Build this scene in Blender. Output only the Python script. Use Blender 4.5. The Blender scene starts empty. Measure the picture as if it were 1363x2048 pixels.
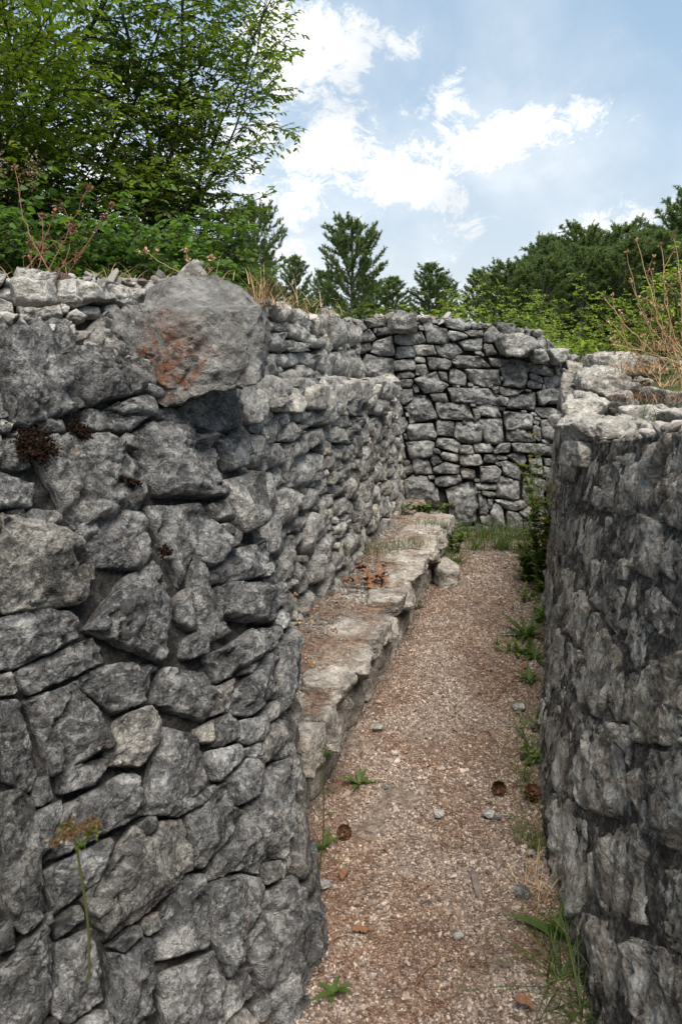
import bpy, bmesh, math, random
import numpy as np
from math import radians, sin, cos, tan, pi
from mathutils import Vector

SC = bpy.context.scene
COL = SC.collection
rng = np.random.default_rng(7)

# ------------------------------------------------------------------ camera, world, sun, exposure
F_PX, CX, CY = 1500.0, 681.5, 1024.0          # focal length and centre in photo pixels (photo 1363 x 2048)
PITCH = radians(12.18); EYE = np.array([0.0, 0.0, 1.5])
cd = bpy.data.cameras.new('camera'); cam = bpy.data.objects.new('camera', cd); COL.objects.link(cam)
cam.location = EYE; cam.rotation_euler = (pi/2 - PITCH, 0, 0)
cd.sensor_fit = 'VERTICAL'; cd.sensor_height = 36; cd.lens = F_PX/2048*36
cd.clip_start = 0.02; cd.clip_end = 3000
cd.dof.use_dof = True; cd.dof.focus_distance = 3.6; cd.dof.aperture_fstop = 10
SC.camera = cam
SC.render.resolution_x, SC.render.resolution_y = 681, 1024
SC.view_settings.view_transform = 'Standard'; SC.view_settings.look = 'None'
SC.view_settings.gamma = 1; SC.view_settings.use_curve_mapping = False
SC.view_settings.exposure = 1.28
SUN_EL, SUN_AZ = radians(64), radians(168)      # azimuth from +Y towards +X
SUN_DIR = Vector((cos(SUN_EL)*sin(SUN_AZ), cos(SUN_EL)*cos(SUN_AZ), sin(SUN_EL)))
sd = bpy.data.lights.new('sun', 'SUN'); sun = bpy.data.objects.new('sun', sd); COL.objects.link(sun)
sd.energy = 2.6; sd.angle = radians(42); sd.color = (1.0, 0.93, 0.84)
sun.rotation_euler = SUN_DIR.to_track_quat('Z', 'Y').to_euler()

def uvdir(px, py):
    a, b = (px-CX)/F_PX, (CY-py)/F_PX
    dy = cos(PITCH)+b*sin(PITCH); dz = -sin(PITCH)+b*cos(PITCH)
    return a/dy, dz/dy

class NT:
    """small helper for node trees"""
    def __init__(s, nt): s.nt = nt; s.nt.nodes.clear()
    def n(s, t, **k):
        nd = s.nt.nodes.new(t)
        for a, v in k.items():
            if a.startswith('i_'):
                key = a[2:]; key = int(key) if key.isdigit() else key
                s.put(nd.inputs[key], v)
            else: setattr(nd, a, v)
        return nd
    def put(s, inp, v):
        if isinstance(v, bpy.types.NodeSocket): s.nt.links.new(v, inp)
        elif isinstance(v, bpy.types.Node): s.nt.links.new(v.outputs[0], inp)
        else:
            if isinstance(v, tuple) and len(v) == 3 and inp.type == 'RGBA': v = v+(1,)
            inp.default_value = v
    def m(s, op, a, b=0.0, c=0.0, clamp=False):
        nd = s.nt.nodes.new('ShaderNodeMath'); nd.operation = op; nd.use_clamp = clamp
        s.put(nd.inputs[0], a); s.put(nd.inputs[1], b); s.put(nd.inputs[2], c); return nd.outputs[0]
    def ramp(s, fac, stops, mode='LINEAR'):
        nd = s.nt.nodes.new('ShaderNodeValToRGB'); nd.color_ramp.interpolation = mode
        e = nd.color_ramp.elements
        while len(e) < len(stops): e.new(0.5)
        for el, (p, c) in zip(e, stops):
            el.position = p; el.color = (c if isinstance(c, tuple) else (c, c, c))+(1,)
        s.put(nd.inputs[0], fac); return nd.outputs[0]
    def mix(s, f, a, b, mode='MIX'):
        nd = s.nt.nodes.new('ShaderNodeMix'); nd.data_type = 'RGBA'; nd.blend_type = mode
        s.put(nd.inputs[0], f); s.put(nd.inputs[6], a); s.put(nd.inputs[7], b); return nd.outputs[2]
    def noise(s, vec, scale, detail=6, rough=0.6, dist=0.0, out=0):
        nd = s.n('ShaderNodeTexNoise'); s.put(nd.inputs['Vector'], vec)
        nd.inputs['Scale'].default_value = scale; nd.inputs['Detail'].default_value = detail
        nd.inputs['Roughness'].default_value = rough; nd.inputs['Distortion'].default_value = dist
        return nd.outputs[out]
    def vor(s, vec, scale, feature='F1', out=0, rnd=1.0):
        nd = s.n('ShaderNodeTexVoronoi'); nd.feature = feature; s.put(nd.inputs['Vector'], vec)
        nd.inputs['Scale'].default_value = scale; nd.inputs['Randomness'].default_value = rnd
        return nd.outputs[out]
    def smooth(s, v, a, b):
        nd = s.nt.nodes.new('ShaderNodeMapRange'); nd.interpolation_type = 'SMOOTHSTEP'
        s.put(nd.inputs[0], v); nd.inputs[1].default_value = a; nd.inputs[2].default_value = b; return nd.outputs[0]

w = bpy.data.worlds.new("World"); SC.world = w; w.use_nodes = True
T = NT(w.node_tree)
sky = T.n('ShaderNodeTexSky', sky_type='NISHITA'); sky.sun_disc = False
sky.sun_elevation = SUN_EL; sky.sun_rotation = SUN_AZ; sky.air_density = 1.0; sky.dust_density = 3.0; sky.ozone_density = 1.0
tc = T.n('ShaderNodeTexCoord')
sx = T.n('ShaderNodeSeparateXYZ', i_0=tc.outputs['Generated'])
ay = T.m('MAXIMUM', T.m('ABSOLUTE', sx.outputs[1]), 0.15)
U = T.m('DIVIDE', sx.outputs[0], ay); V = T.m('DIVIDE', sx.outputs[2], ay)
cv = T.n('ShaderNodeCombineXYZ', i_0=U, i_1=T.m('MULTIPLY', V, 1.25), i_2=0.37)
nz1 = T.noise(cv, 7.0, 14, 0.66, 0.35); nz2 = T.noise(cv, 30.0, 10, 0.75, 0.8)
blobs = [(560,60,75,60,0,1.1),(640,95,115,85,5,1.35),(690,170,80,75,0,1.25),(650,215,85,45,0,1.0),(800,95,50,65,-35,1.05),(885,200,45,60,-40,.85),
         (650,305,175,55,12,1.15),(800,360,170,48,22,1.15),(980,290,180,55,-22,1.08),(1170,228,85,45,-20,.75),(900,395,80,40,0,.7),
         (600,395,90,50,0,.8),(1270,430,160,36,-5,1.1),(1080,455,140,30,0,.95),(920,470,110,22,0,.55),(760,435,50,20,0,.8),
         (560,470,60,40,0,.6),(760,520,220,45,0,.8),(975,62,50,32,10,.5),(1130,20,110,28,-10,.35),(1320,130,70,25,20,.3),(60,200,300,160,0,.6),(250,420,260,120,0,.8)]
acc = None
for px, py, rx, ry, ang, amp in blobs:
    u0, v0 = uvdir(px, py); ru, rv = rx/F_PX*1.02, ry/F_PX*1.02; a = radians(-ang)
    du = T.m('SUBTRACT', U, u0); dv = T.m('SUBTRACT', V, v0)
    p = T.m('ADD', T.m('MULTIPLY', du, cos(a)/ru), T.m('MULTIPLY', dv, sin(a)/ru))
    q = T.m('ADD', T.m('MULTIPLY', du, -sin(a)/rv), T.m('MULTIPLY', dv, cos(a)/rv))
    d2 = T.m('ADD', T.m('MULTIPLY', p, p), T.m('MULTIPLY', q, q))
    g = T.m('MULTIPLY', T.m('EXPONENT', T.m('MULTIPLY', d2, -0.9)), amp)
    acc = g if acc is None else T.m('MAXIMUM', T.m('ADD', acc, T.m('MULTIPLY', g, 0.35)), T.m('ADD', g, T.m('MULTIPLY', acc, 0.35)))
n_ = T.m('ADD', T.m('MULTIPLY', T.m('SUBTRACT', nz1, 0.5), 3.2), T.m('MULTIPLY', T.m('SUBTRACT', nz2, 0.5), 2.3))
dens = T.smooth(T.m('ADD', T.m('MULTIPLY', acc, 0.72), T.m('MULTIPLY', n_, 1.15)), 0.34, 1.12)
veil = T.m('MULTIPLY', T.smooth(T.noise(cv, 3.0, 9, 0.6, 0.6), 0.42, 0.75), 0.36)
hor = T.m('MULTIPLY', T.smooth(V, 0.40, 0.0), 0.62)
fac = T.m('MINIMUM', T.m('ADD', T.m('MAXIMUM', dens, veil), hor), 1.0)
cshade = T.mix(T.smooth(T.noise(cv, 7.0, 5, 0.5), 0.35, 0.62), (5.0, 5.25, 5.5), (7.0, 7.0, 6.95))
skyc = T.mix(fac, T.mix(0.6, sky.outputs[0], (2.8, 3.95, 5.0)), cshade)
bg = T.n('ShaderNodeBackground', i_0=skyc, i_1=0.073)
T.n('ShaderNodeOutputWorld', i_0=bg)

# ------------------------------------------------------------------ numeric helpers
def ray(px, py):
    a, b = (px-CX)/F_PX, (CY-py)/F_PX
    return np.array([a, cos(PITCH)+b*sin(PITCH), -sin(PITCH)+b*cos(PITCH)])
def at(px, py, d):
    """the point seen at a photo pixel, d metres ahead (along +Y)"""
    r = ray(px, py); return EYE + r*(d/r[1])
def at_z(px, py, z):
    r = ray(px, py); return EYE + r*((z-EYE[2])/r[2])
def project(P):
    Q = P-EYE; dep = Q[..., 1]*cos(PITCH)-Q[..., 2]*sin(PITCH); up = Q[..., 1]*sin(PITCH)+Q[..., 2]*cos(PITCH)
    dep = np.where(np.abs(dep) < 1e-4, 1e-4, dep)
    return CX+F_PX*Q[..., 0]/dep, CY-F_PX*up/dep, dep

def _hash(ix, iy, iz, seed):
    h = (ix*374761393 + iy*668265263 + iz*2147483647 + seed*1274126177) & 0xffffffff
    h = ((h ^ (h >> 13))*1274126177) & 0xffffffff
    h = ((h ^ (h >> 16))*2246822519) & 0xffffffff
    return h ^ (h >> 15)
_G = rng.normal(size=(256, 3)); _G /= np.linalg.norm(_G, axis=1)[:, None]
def perlin(p, seed=0):
    i = np.floor(p).astype(np.int64); f = p-i; u = f*f*f*(f*(f*6-15)+10)
    out = 0.0
    for dx in (0, 1):
        wx = u[:, 0] if dx else 1-u[:, 0]
        for dy in (0, 1):
            wy = u[:, 1] if dy else 1-u[:, 1]
            for dz in (0, 1):
                wz = u[:, 2] if dz else 1-u[:, 2]
                g = _G[_hash(i[:, 0]+dx, i[:, 1]+dy, i[:, 2]+dz, seed) & 255]
                out = out + wx*wy*wz*(g[:, 0]*(f[:, 0]-dx)+g[:, 1]*(f[:, 1]-dy)+g[:, 2]*(f[:, 2]-dz))
    return out*1.5
def fbm(p, octv=4, seed=0, gain=0.5, ridge=False):
    a, s, t = 1.0, 0.0, 0.0
    for k in range(octv):
        n = perlin(p*(2.03**k)+k*17.3, seed+k*31)
        if ridge: n = 1-2*np.abs(n)-0.45
        s = s+a*n; t += a; a *= gain
    return s/t
def worley(p, seed=0):
    """F1, F2 distance and the random number of the nearest cell"""
    i = np.floor(p).astype(np.int64); d1 = np.full(len(p), 9.0); d2 = np.full(len(p), 9.0); idn = np.zeros(len(p))
    for dx in (-1, 0, 1):
        for dy in (-1, 0, 1):
            for dz in (-1, 0, 1):
                c = i+np.array([dx, dy, dz]); h = _hash(c[:, 0], c[:, 1], c[:, 2], seed)
                o = np.stack([(h & 1023)/1023., ((h >> 10) & 1023)/1023., ((h >> 20) & 1023)/1023.], 1)
                d = np.linalg.norm(c+o-p, axis=1); nr = d < d1
                d2 = np.where(nr, d1, np.minimum(d2, d)); idn = np.where(nr, (h & 65535)/65535., idn); d1 = np.where(nr, d, d1)
    return d1, d2, idn

# ------------------------------------------------------------------ object helpers
def mk(name, V, F, mat, parent=None, loc=None, smooth=True, local=False):
    """one mesh object from a vertex array and a list of face arrays (each K x 3 or K x 4)"""
    V = np.asarray(V, float).reshape(-1, 3)
    if isinstance(F, np.ndarray): F = [F]
    me = bpy.data.meshes.new(name)
    pl = np.zeros(3) if parent is None else np.array(parent.matrix_world_loc if hasattr(parent, 'matrix_world_loc') else PLOC.get(parent.name, (0, 0, 0)))
    if loc is None: loc = V.mean(0) if not local else np.zeros(3)
    loc = np.asarray(loc, float)
    L = V if local else V-loc
    me.vertices.add(len(L)); me.vertices.foreach_set('co', L.astype(np.float32).ravel())
    idx = np.concatenate([f.ravel() for f in F]).astype(np.int32)
    tot = np.concatenate([np.full(len(f), f.shape[1]) for f in F]).astype(np.int32)
    st = np.concatenate([[0], np.cumsum(tot)[:-1]]).astype(np.int32)
    me.loops.add(len(idx)); me.loops.foreach_set('vertex_index', idx)
    me.polygons.add(len(tot)); me.polygons.foreach_set('loop_start', st)
    me.polygons.foreach_set('use_smooth', np.full(len(tot), smooth, dtype=bool))
    me.update(calc_edges=True)
    mats = mat if isinstance(mat, (list, tuple)) else [mat]
    for m_ in mats: me.materials.append(m_)
    o = bpy.data.objects.new(name, me); COL.objects.link(o)
    o.location = loc-pl if parent is not None else loc
    if parent is not None: o.parent = parent
    PLOC[o.name] = tuple(loc)
    return o
PLOC = {}
def empty(name, loc, label=None, cat=None, group=None, kind=None):
    o = bpy.data.objects.new(name, None); COL.objects.link(o); o.location = loc; o.empty_display_size = 0.1
    PLOC[o.name] = tuple(float(c) for c in loc)
    return tag(o, label, cat, group, kind)
def tag(o, label=None, cat=None, group=None, kind=None):
    if label: o['label'] = label
    if cat: o['category'] = cat
    if group: o['group'] = group
    if kind: o['kind'] = kind
    return o
def copy_tree(o, parent=None):
    c = o.copy(); COL.objects.link(c); c.parent = parent
    for ch in [x for x in o.children]: copy_tree(ch, c)
    return c
class Acc:
    """collects vertices and faces of one mesh"""
    def __init__(s): s.V = []; s.F3 = []; s.F4 = []; s.n = 0
    def add(s, V, F):
        V = np.asarray(V, float).reshape(-1, 3)
        for f in (F if isinstance(F, list) else [F]):
            f = np.asarray(f, int)
            if len(f): (s.F3 if f.shape[1] == 3 else s.F4).append(f+s.n)
        s.V.append(V); s.n += len(V)
    def mk(s, name, mat, parent=None, **k):
        if not s.V: return None
        F = [np.concatenate(x) for x in (s.F3, s.F4) if x]
        return mk(name, np.concatenate(s.V), F, mat, parent, **k)

def tube(acc, pts, rad, sides=5):
    pts = np.asarray(pts, float); n = len(pts); rad = np.broadcast_to(rad, (n,))
    tg = np.gradient(pts, axis=0); tg /= np.linalg.norm(tg, axis=1)[:, None]+1e-9
    ref = np.array([0.31, 0.2, 0.93]) if abs(tg[0, 2]) < 0.9 else np.array([1.0, 0.1, 0])
    a = np.cross(tg, ref); a /= np.linalg.norm(a, axis=1)[:, None]+1e-9; b = np.cross(tg, a)
    th = np.arange(sides)*2*pi/sides
    V = pts[:, None]+rad[:, None, None]*(a[:, None]*np.cos(th)[None, :, None]+b[:, None]*np.sin(th)[None, :, None])
    i = np.arange(n-1)[:, None]*sides; j = np.arange(sides)[None]; k = (j+1) % sides
    F = np.stack([i+j, i+k, i+sides+k, i+sides+j], -1).reshape(-1, 4)
    acc.add(V.reshape(-1, 3), F)

# ------------------------------------------------------------------ materials
def new_mat(name):
    m = bpy.data.materials.new(name); m.use_nodes = True
    return m, NT(m.node_tree)
def finish(T, col, rough=0.9, bump=None, strength=0.6, dist=0.01, spec=0.25, extra=None):
    b = T.n('ShaderNodeBsdfPrincipled'); T.put(b.inputs['Base Color'], col); T.put(b.inputs['Roughness'], rough)
    b.inputs['Specular IOR Level'].default_value = spec
    if bump is not None:
        bn = T.n('ShaderNodeBump'); T.put(bn.inputs['Height'], bump); bn.inputs['Strength'].default_value = strength
        bn.inputs['Distance'].default_value = dist; T.nt.links.new(bn.outputs[0], b.inputs['Normal'])
    T.n('ShaderNodeOutputMaterial', i_0=b)
    return b

def stone_mat(name, dark, mid, light, stain=0.35, orange=0.25, black=0.5, scale=1.0, bump=0.9, tint=(1, 1, 1), vary=0.5, streak=1.0):
    m, T = new_mat(name)
    g = T.n('ShaderNodeNewGeometry'); pos = g.outputs['Position']; rnd = g.outputs['Random Per Island']
    off = T.n('ShaderNodeCombineXYZ', i_0=T.m('MULTIPLY', rnd, 37.0), i_1=T.m('MULTIPLY', rnd, 91.0), i_2=T.m('MULTIPLY', rnd, 53.0))
    va = T.n('ShaderNodeVectorMath'); T.put(va.inputs[0], pos); T.put(va.inputs[1], off); P = va.outputs[0]
    n1 = T.noise(P, 7*scale, 10, 0.68, 0.5); n2 = T.noise(P, 34*scale, 8, 0.7, 0.3); n3 = T.noise(P, 130*scale, 4, 0.7)
    base = T.ramp(T.m('ADD', T.m('MULTIPLY', n1, 0.6), T.m('MULTIPLY', n2, 0.4)), [(0.39, dark), (0.5, mid), (0.61, light)])
    big = T.ramp(T.noise(pos, 3.2*scale, 5, .6, .6), [(0.36, 0.62), (0.5, 0.95), (0.64, 1.25)]); base = T.mix(1.0, base, big, 'MULTIPLY')
    # pale lichen film
    li = T.m('MULTIPLY', T.smooth(T.noise(P, 16*scale, 9, 0.72, 1.2), 0.53, 0.60), 0.42)
    base = T.mix(li, base, tuple(min(1, c*1.25+.03) for c in light))
    lv = T.vor(P, 26*scale, 'F1'); base = T.mix(T.m('MULTIPLY', T.smooth(T.m('ADD', lv, T.m('MULTIPLY', n3, 0.25)), 0.34, 0.26), 0.28), base, tuple(min(1, c*1.4+.02) for c in light))
    # dark algae and black lichen patches
    spos = T.n('ShaderNodeVectorMath', operation='MULTIPLY', i_0=pos, i_1=(1.0, 1.0, streak)).outputs[0]
    dk = T.m('MULTIPLY', T.smooth(T.noise(spos, 5.5*scale, 9, 0.72, 0.8), 0.50, 0.62), stain)
    base = T.mix(dk, base, (0.035, 0.034, 0.032))
    bk = T.m('MULTIPLY', T.m('MULTIPLY', T.smooth(T.noise(P, 60*scale, 6, 0.75, 0.6), 0.55, 0.62), T.smooth(T.noise(pos, 9*scale, 3, 0.5), 0.45, 0.6)), black)
    base = T.mix(bk, base, (0.022, 0.02, 0.018))
    # iron stains
    of = T.m('MULTIPLY', T.m('MULTIPLY', T.smooth(T.noise(P, 6*scale, 5, 0.6, 0.6), 0.60, 0.74), T.smooth(n2, 0.42, 0.6)), orange)
    base = T.mix(of, base, (0.34, 0.16, 0.085))
    tone = T.m('ADD', 1-vary*0.5, T.m('MULTIPLY', rnd, vary))
    base = T.mix(1.0, base, T.n('ShaderNodeCombineXYZ', i_0=T.m('MULTIPLY', tone, tint[0]), i_1=T.m('MULTIPLY', tone, tint[1]), i_2=T.m('MULTIPLY', tone, tint[2])), 'MULTIPLY')
    spk = T.ramp(T.noise(P, 95*scale, 5, 0.8), [(0.36, 0.62), (0.5, 1.0), (0.62, 1.32)]); base = T.mix(0.55, base, spk, 'MULTIPLY')
    vein = T.smooth(T.m('ABSOLUTE', T.m('SUBTRACT', T.noise(P, 6*scale, 7, .62, 1.6), .5)), .012, .0); base = T.mix(T.m('MULTIPLY', vein, .3), base, (.5, .49, .47))
    hue = T.ramp(T.m('FRACT', T.m('MULTIPLY', rnd, 7.31)), [(0.0, (.98, .99, 1.02)), (.5, (1.02, 1, .97)), (.85, (1.05, 1.0, .93)), (1.0, (1.09, 1.0, .88))]); base = T.mix(.8, base, hue, 'MULTIPLY')
    pit = T.smooth(T.vor(P, 75*scale, 'F1'), 0.0, 0.45)
    h = T.m('ADD', T.m('ADD', T.m('MULTIPLY', n1, 1.3), T.m('MULTIPLY', n2, 0.9)), T.m('ADD', T.m('MULTIPLY', n3, 0.42), T.m('MULTIPLY', pit, 0.14)))
    cr = T.m('MULTIPLY', T.smooth(T.vor(T.n('ShaderNodeVectorMath', operation='ADD', i_0=P, i_1=T.n('ShaderNodeVectorMath', operation='SCALE', i_0=T.noise(P, 10, 5, .6, out=1), i_3=0.12)), 9*scale, 'DISTANCE_TO_EDGE'), 0.0, 0.03), 0.15)
    h = T.m('ADD', h, cr)
    wv_ = T.n('ShaderNodeVectorMath', operation='ADD', i_0=P, i_1=T.n('ShaderNodeVectorMath', operation='SCALE', i_0=T.noise(P, 16, 4, .6, out=1), i_3=0.05)).outputs[0]
    h = T.m('ADD', h, T.m('ADD', T.m('MULTIPLY', T.vor(wv_, 15*scale, 'F1'), 0.75), T.m('MULTIPLY', T.vor(wv_, 42*scale, 'F1'), 0.35)))
    finish(T, base, 0.92, h, bump, 0.026, 0.2)
    return m
M = {}
M['back'] = stone_mat('limestone_grey', (0.088, 0.091, 0.089), (0.210, 0.212, 0.204), (0.397, 0.391, 0.377), .45, .12, .6, vary=.65)
M['left'] = stone_mat('limestone_pale', (0.137, 0.134, 0.123), (0.301, 0.292, 0.268), (0.525, 0.504, 0.467), .4, .2, .55, vary=.55)
M['near'] = stone_mat('limestone_slate', (0.058, 0.059, 0.059), (0.167, 0.166, 0.164), (0.426, 0.420, 0.398), .72, .4, .7, scale=1.5, bump=1.0, vary=.85)
M['top'] = stone_mat('limestone_weathered', (0.165, 0.160, 0.147), (0.330, 0.319, 0.293), (0.507, 0.491, 0.461), .25, .2, .4, vary=.4)
M['right'] = stone_mat('limestone_stained', (0.140, 0.113, 0.089), (0.443, 0.394, 0.330), (0.700, 0.700, 0.658), .45, streak=.7, orange=.2, black=.7, scale=1.1, bump=1.2, vary=.5)
M['bench'] = stone_mat('limestone_worn', (0.14, 0.13, 0.12), (0.27, 0.25, 0.225), (0.42, 0.40, 0.37), .15, .3, .4, vary=.6)
M['white'] = stone_mat('limestone_fresh', (0.3, 0.3, 0.29), (0.45, 0.45, 0.43), (0.6, 0.6, 0.58), .1, .05, .1, vary=.2)

def boulder_mat():
    m, T = new_mat('limestone_with_rust')
    g = T.n('ShaderNodeNewGeometry'); P = g.outputs['Position']
    n1 = T.noise(P, 9, 10, 0.68, 0.5); n2 = T.noise(P, 42, 8, 0.7, 0.3); n3 = T.noise(P, 150, 4, .7)
    base = T.ramp(T.m('ADD', T.m('MULTIPLY', n1, 0.6), T.m('MULTIPLY', n2, 0.4)), [(0.38, (0.12, 0.112, 0.102)), (0.5, (0.27, 0.26, 0.24)), (0.62, (0.47, 0.455, 0.425))])
    c = at(330, 705, 2.0); vd = T.n('ShaderNodeVectorMath', operation='DISTANCE', i_0=P, i_1=tuple(c)); dd = T.m('ADD', vd.outputs['Value'], T.m('MULTIPLY', T.m('SUBTRACT', T.noise(P, 11, 7, .65, .8), .5), .32))
    rust = T.smooth(dd, 0.17, 0.09); base = T.mix(T.m('MULTIPLY', rust, T.smooth(n2, .38, .58)), base, (0.24, 0.11, 0.065))
    base = T.mix(T.m('MULTIPLY', rust, T.smooth(T.noise(P, 28, 6, .7), .55, .62)), base, (0.05, 0.03, 0.025))
    sp = T.m('MULTIPLY', T.smooth(T.vor(P, 17, 'F1'), .22, .16), T.smooth(T.noise(P, 7, 3, .5), .48, .56)); base = T.mix(T.m('MULTIPLY', sp, .85), base, (0.055, 0.045, 0.042))
    h = T.m('ADD', T.m('ADD', T.m('MULTIPLY', n1, 1.6), T.m('MULTIPLY', n2, 1.0)), T.m('MULTIPLY', n3, 0.35))
    wv_ = T.n('ShaderNodeVectorMath', operation='ADD', i_0=P, i_1=T.n('ShaderNodeVectorMath', operation='SCALE', i_0=T.noise(P, 16, 4, .6, out=1), i_3=0.05)).outputs[0]
    h = T.m('ADD', h, T.m('ADD', T.m('MULTIPLY', T.vor(wv_, 13, 'F1'), 0.8), T.m('MULTIPLY', T.vor(wv_, 40, 'F1'), 0.45)))
    finish(T, base, 0.92, h, 1.0, 0.036, 0.2); return m
M['boulder'] = boulder_mat()

def simple_rough(name, stops, scale, bump=0.6, dist=0.01, scale2=None):
    m, T = new_mat(name); P = T.n('ShaderNodeNewGeometry').outputs['Position']
    n1 = T.noise(P, scale, 10, 0.7, 0.4); n2 = T.noise(P, scale2 or scale*5, 6, 0.7)
    c = T.ramp(T.m('ADD', T.m('MULTIPLY', n1, .6), T.m('MULTIPLY', n2, .4)), stops)
    finish(T, c, 0.95, T.m('ADD', n1, T.m('MULTIPLY', n2, .5)), bump, dist, 0.1); return m
M['core'] = simple_rough('dark_earth_fill', [(0.35, (0.012, 0.011, 0.010)), (0.6, (0.05, 0.045, 0.04))], 20)
M['mortar'] = simple_rough('old_mortar', [(0.38, (0.018, 0.016, 0.014)), (0.5, (0.10, 0.09, 0.08)), (0.62, (0.30, 0.28, 0.25))], 16, 1.0, 0.03)
M['mortar_dark'] = simple_rough('dark_mortar', [(0.36, (0.012, 0.011, 0.010)), (0.52, (0.05, 0.047, 0.044)), (0.68, (0.17, 0.165, 0.15))], 22, 1.0, 0.02)
M['mortar_top'] = simple_rough('pale_mortar', [(0.36, (0.09, 0.08, 0.07)), (0.5, (0.24, 0.225, 0.20)), (0.66, (0.40, 0.38, 0.35))], 30, 1.0, 0.02)
M['soil'] = simple_rough('dry_soil', [(0.35, (0.07, 0.045, 0.03)), (0.5, (0.16, 0.115, 0.08)), (0.66, (0.26, 0.21, 0.16))], 14, 0.8, 0.02)
M['meadow'] = simple_rough('meadow_ground', [(0.35, (0.03, 0.045, 0.012)), (0.5, (0.07, 0.09, 0.03)), (0.66, (0.14, 0.13, 0.06))], 3, 0.8, 0.05)
M['path'] = simple_rough('gravel_bed', [(0.36, (0.05, 0.036, 0.029)), (0.5, (0.18, 0.14, 0.113)), (0.62, (0.35, 0.29, 0.245))], 34, 1.0, 0.012, 120)
M['moss'] = simple_rough('brown_moss', [(0.4, (0.008, 0.005, 0.003)), (0.6, (0.04, 0.02, 0.012))], 60, 1.0, 0.01)
M['bark'] = simple_rough('bark_dark', [(0.35, (0.015, 0.012, 0.01)), (0.6, (0.07, 0.06, 0.05))], 30, 0.7, 0.01)
M['pine_bark'] = simple_rough('pine_bark', [(0.35, (0.05, 0.045, 0.04)), (0.6, (0.16, 0.145, 0.13))], 10, 0.7, 0.03)

def pebble_mat(name, stops):
    m, T = new_mat(name); g = T.n('ShaderNodeNewGeometry')
    c = T.ramp(g.outputs['Random Per Island'], stops)
    n = T.noise(g.outputs['Position'], 160, 4, .65); n0 = T.noise(g.outputs['Position'], 2.3, 4, .6)
    c = T.mix(1.0, c, T.ramp(n, [(0.3, 0.72), (0.7, 1.15)]), 'MULTIPLY')
    c = T.mix(1.0, c, T.ramp(n0, [(0.35, (.78, .72, .68)), (0.65, (1.08, 1.05, 1.03))]), 'MULTIPLY')
    finish(T, c, 0.93, n, 0.4, 0.002, 0.15); return m
M['pebble'] = pebble_mat('pebbles', [(0, (0.081, 0.060, 0.051)), (0.2, (0.184, 0.139, 0.111)), (0.45, (0.302, 0.241, 0.196)), (0.72, (0.400, 0.332, 0.276)), (0.9, (0.508, 0.449, 0.392)), (1, (0.194, 0.190, 0.185))])
M['rubble'] = pebble_mat('rubble_stones', [(0, (0.13, 0.12, 0.11)), (0.5, (0.26, 0.25, 0.23)), (1, (0.42, 0.41, 0.39))])
M['needle'] = pebble_mat('dry_needles', [(0, (0.08, 0.038, 0.024)), (0.4, (0.17, 0.09, 0.055)), (0.8, (0.28, 0.175, 0.11)), (1, (0.40, 0.30, 0.21))])
M['straw'] = pebble_mat('dry_straw', [(0, (0.20, 0.11, 0.06)), (0.5, (0.38, 0.25, 0.14)), (1, (0.52, 0.40, 0.25))])
M['redstalk'] = pebble_mat('dry_red_stalk', [(0, (0.13, 0.06, 0.045)), (1, (0.27, 0.14, 0.09))])
M['seed'] = pebble_mat('seedheads', [(0, (0.30, 0.19, 0.11)), (1, (0.50, 0.36, 0.23))])
M['dryleaf'] = pebble_mat('fallen_leaves', [(0, (0.08, 0.038, 0.022)), (0.5, (0.17, 0.085, 0.048)), (1, (0.29, 0.18, 0.11))])
M['cone'] = pebble_mat('cone_scales', [(0, (0.05, 0.022, 0.014)), (1, (0.15, 0.075, 0.045))])
M['wood'] = simple_rough('grey_wood', [(0.35, (0.06, 0.045, 0.04)), (0.6, (0.2, 0.16, 0.14))], 40, 0.8, 0.004)

def leaf_mat(name, stops, trans=0.35, tcol=None):
    m, T = new_mat(name); g = T.n('ShaderNodeNewGeometry')
    r = T.m('ADD', T.m('MULTIPLY', g.outputs['Random Per Island'], 0.65), T.m('MULTIPLY', T.noise(g.outputs['Position'], 1.6, 3, .5), 0.35))
    c = T.ramp(r, stops)
    p = T.n('ShaderNodeBsdfPrincipled'); T.put(p.inputs['Base Color'], c); p.inputs['Roughness'].default_value = 0.55; p.inputs['Specular IOR Level'].default_value = 0.3
    t = T.n('ShaderNodeBsdfTranslucent'); T.put(t.inputs[0], T.mix(1.0, c, tcol or (1.7, 1.9, 0.7), 'MULTIPLY'))
    mx = T.n('ShaderNodeMixShader', i_0=trans, i_1=p, i_2=t); T.n('ShaderNodeOutputMaterial', i_0=mx); return m
M['leaf'] = leaf_mat('hornbeam_leaf', [(0.1, (0.054, 0.083, 0.016)), (0.45, (0.102, 0.153, 0.025)), (0.75, (0.156, 0.206, 0.034)), (0.93, (0.264, 0.236, 0.046))], .5)
M['leaf_dark'] = leaf_mat('shrub_leaf', [(0.1, (0.041, 0.078, 0.022)), (0.5, (0.074, 0.137, 0.035)), (0.9, (0.121, 0.195, 0.050))], .4)
M['leaf_lime'] = leaf_mat('sapling_leaf', [(0.1, (0.088, 0.138, 0.020)), (0.5, (0.176, 0.242, 0.033)), (0.9, (0.297, 0.341, 0.061))])
M['grass'] = leaf_mat('grass_blade', [(0.1, (0.025, 0.05, 0.010)), (0.5, (0.055, 0.095, 0.018)), (0.8, (0.11, 0.13, 0.035)), (1, (0.3, 0.24, 0.1))])
M['herb'] = leaf_mat('herb_leaf', [(0.1, (0.05, 0.085, 0.016)), (0.5, (0.10, 0.15, 0.03)), (0.9, (0.17, 0.21, 0.05))])
M['fern'] = leaf_mat('fern_leaf', [(0.1, (0.03, 0.06, 0.01)), (0.9, (0.10, 0.14, 0.02))])
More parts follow.
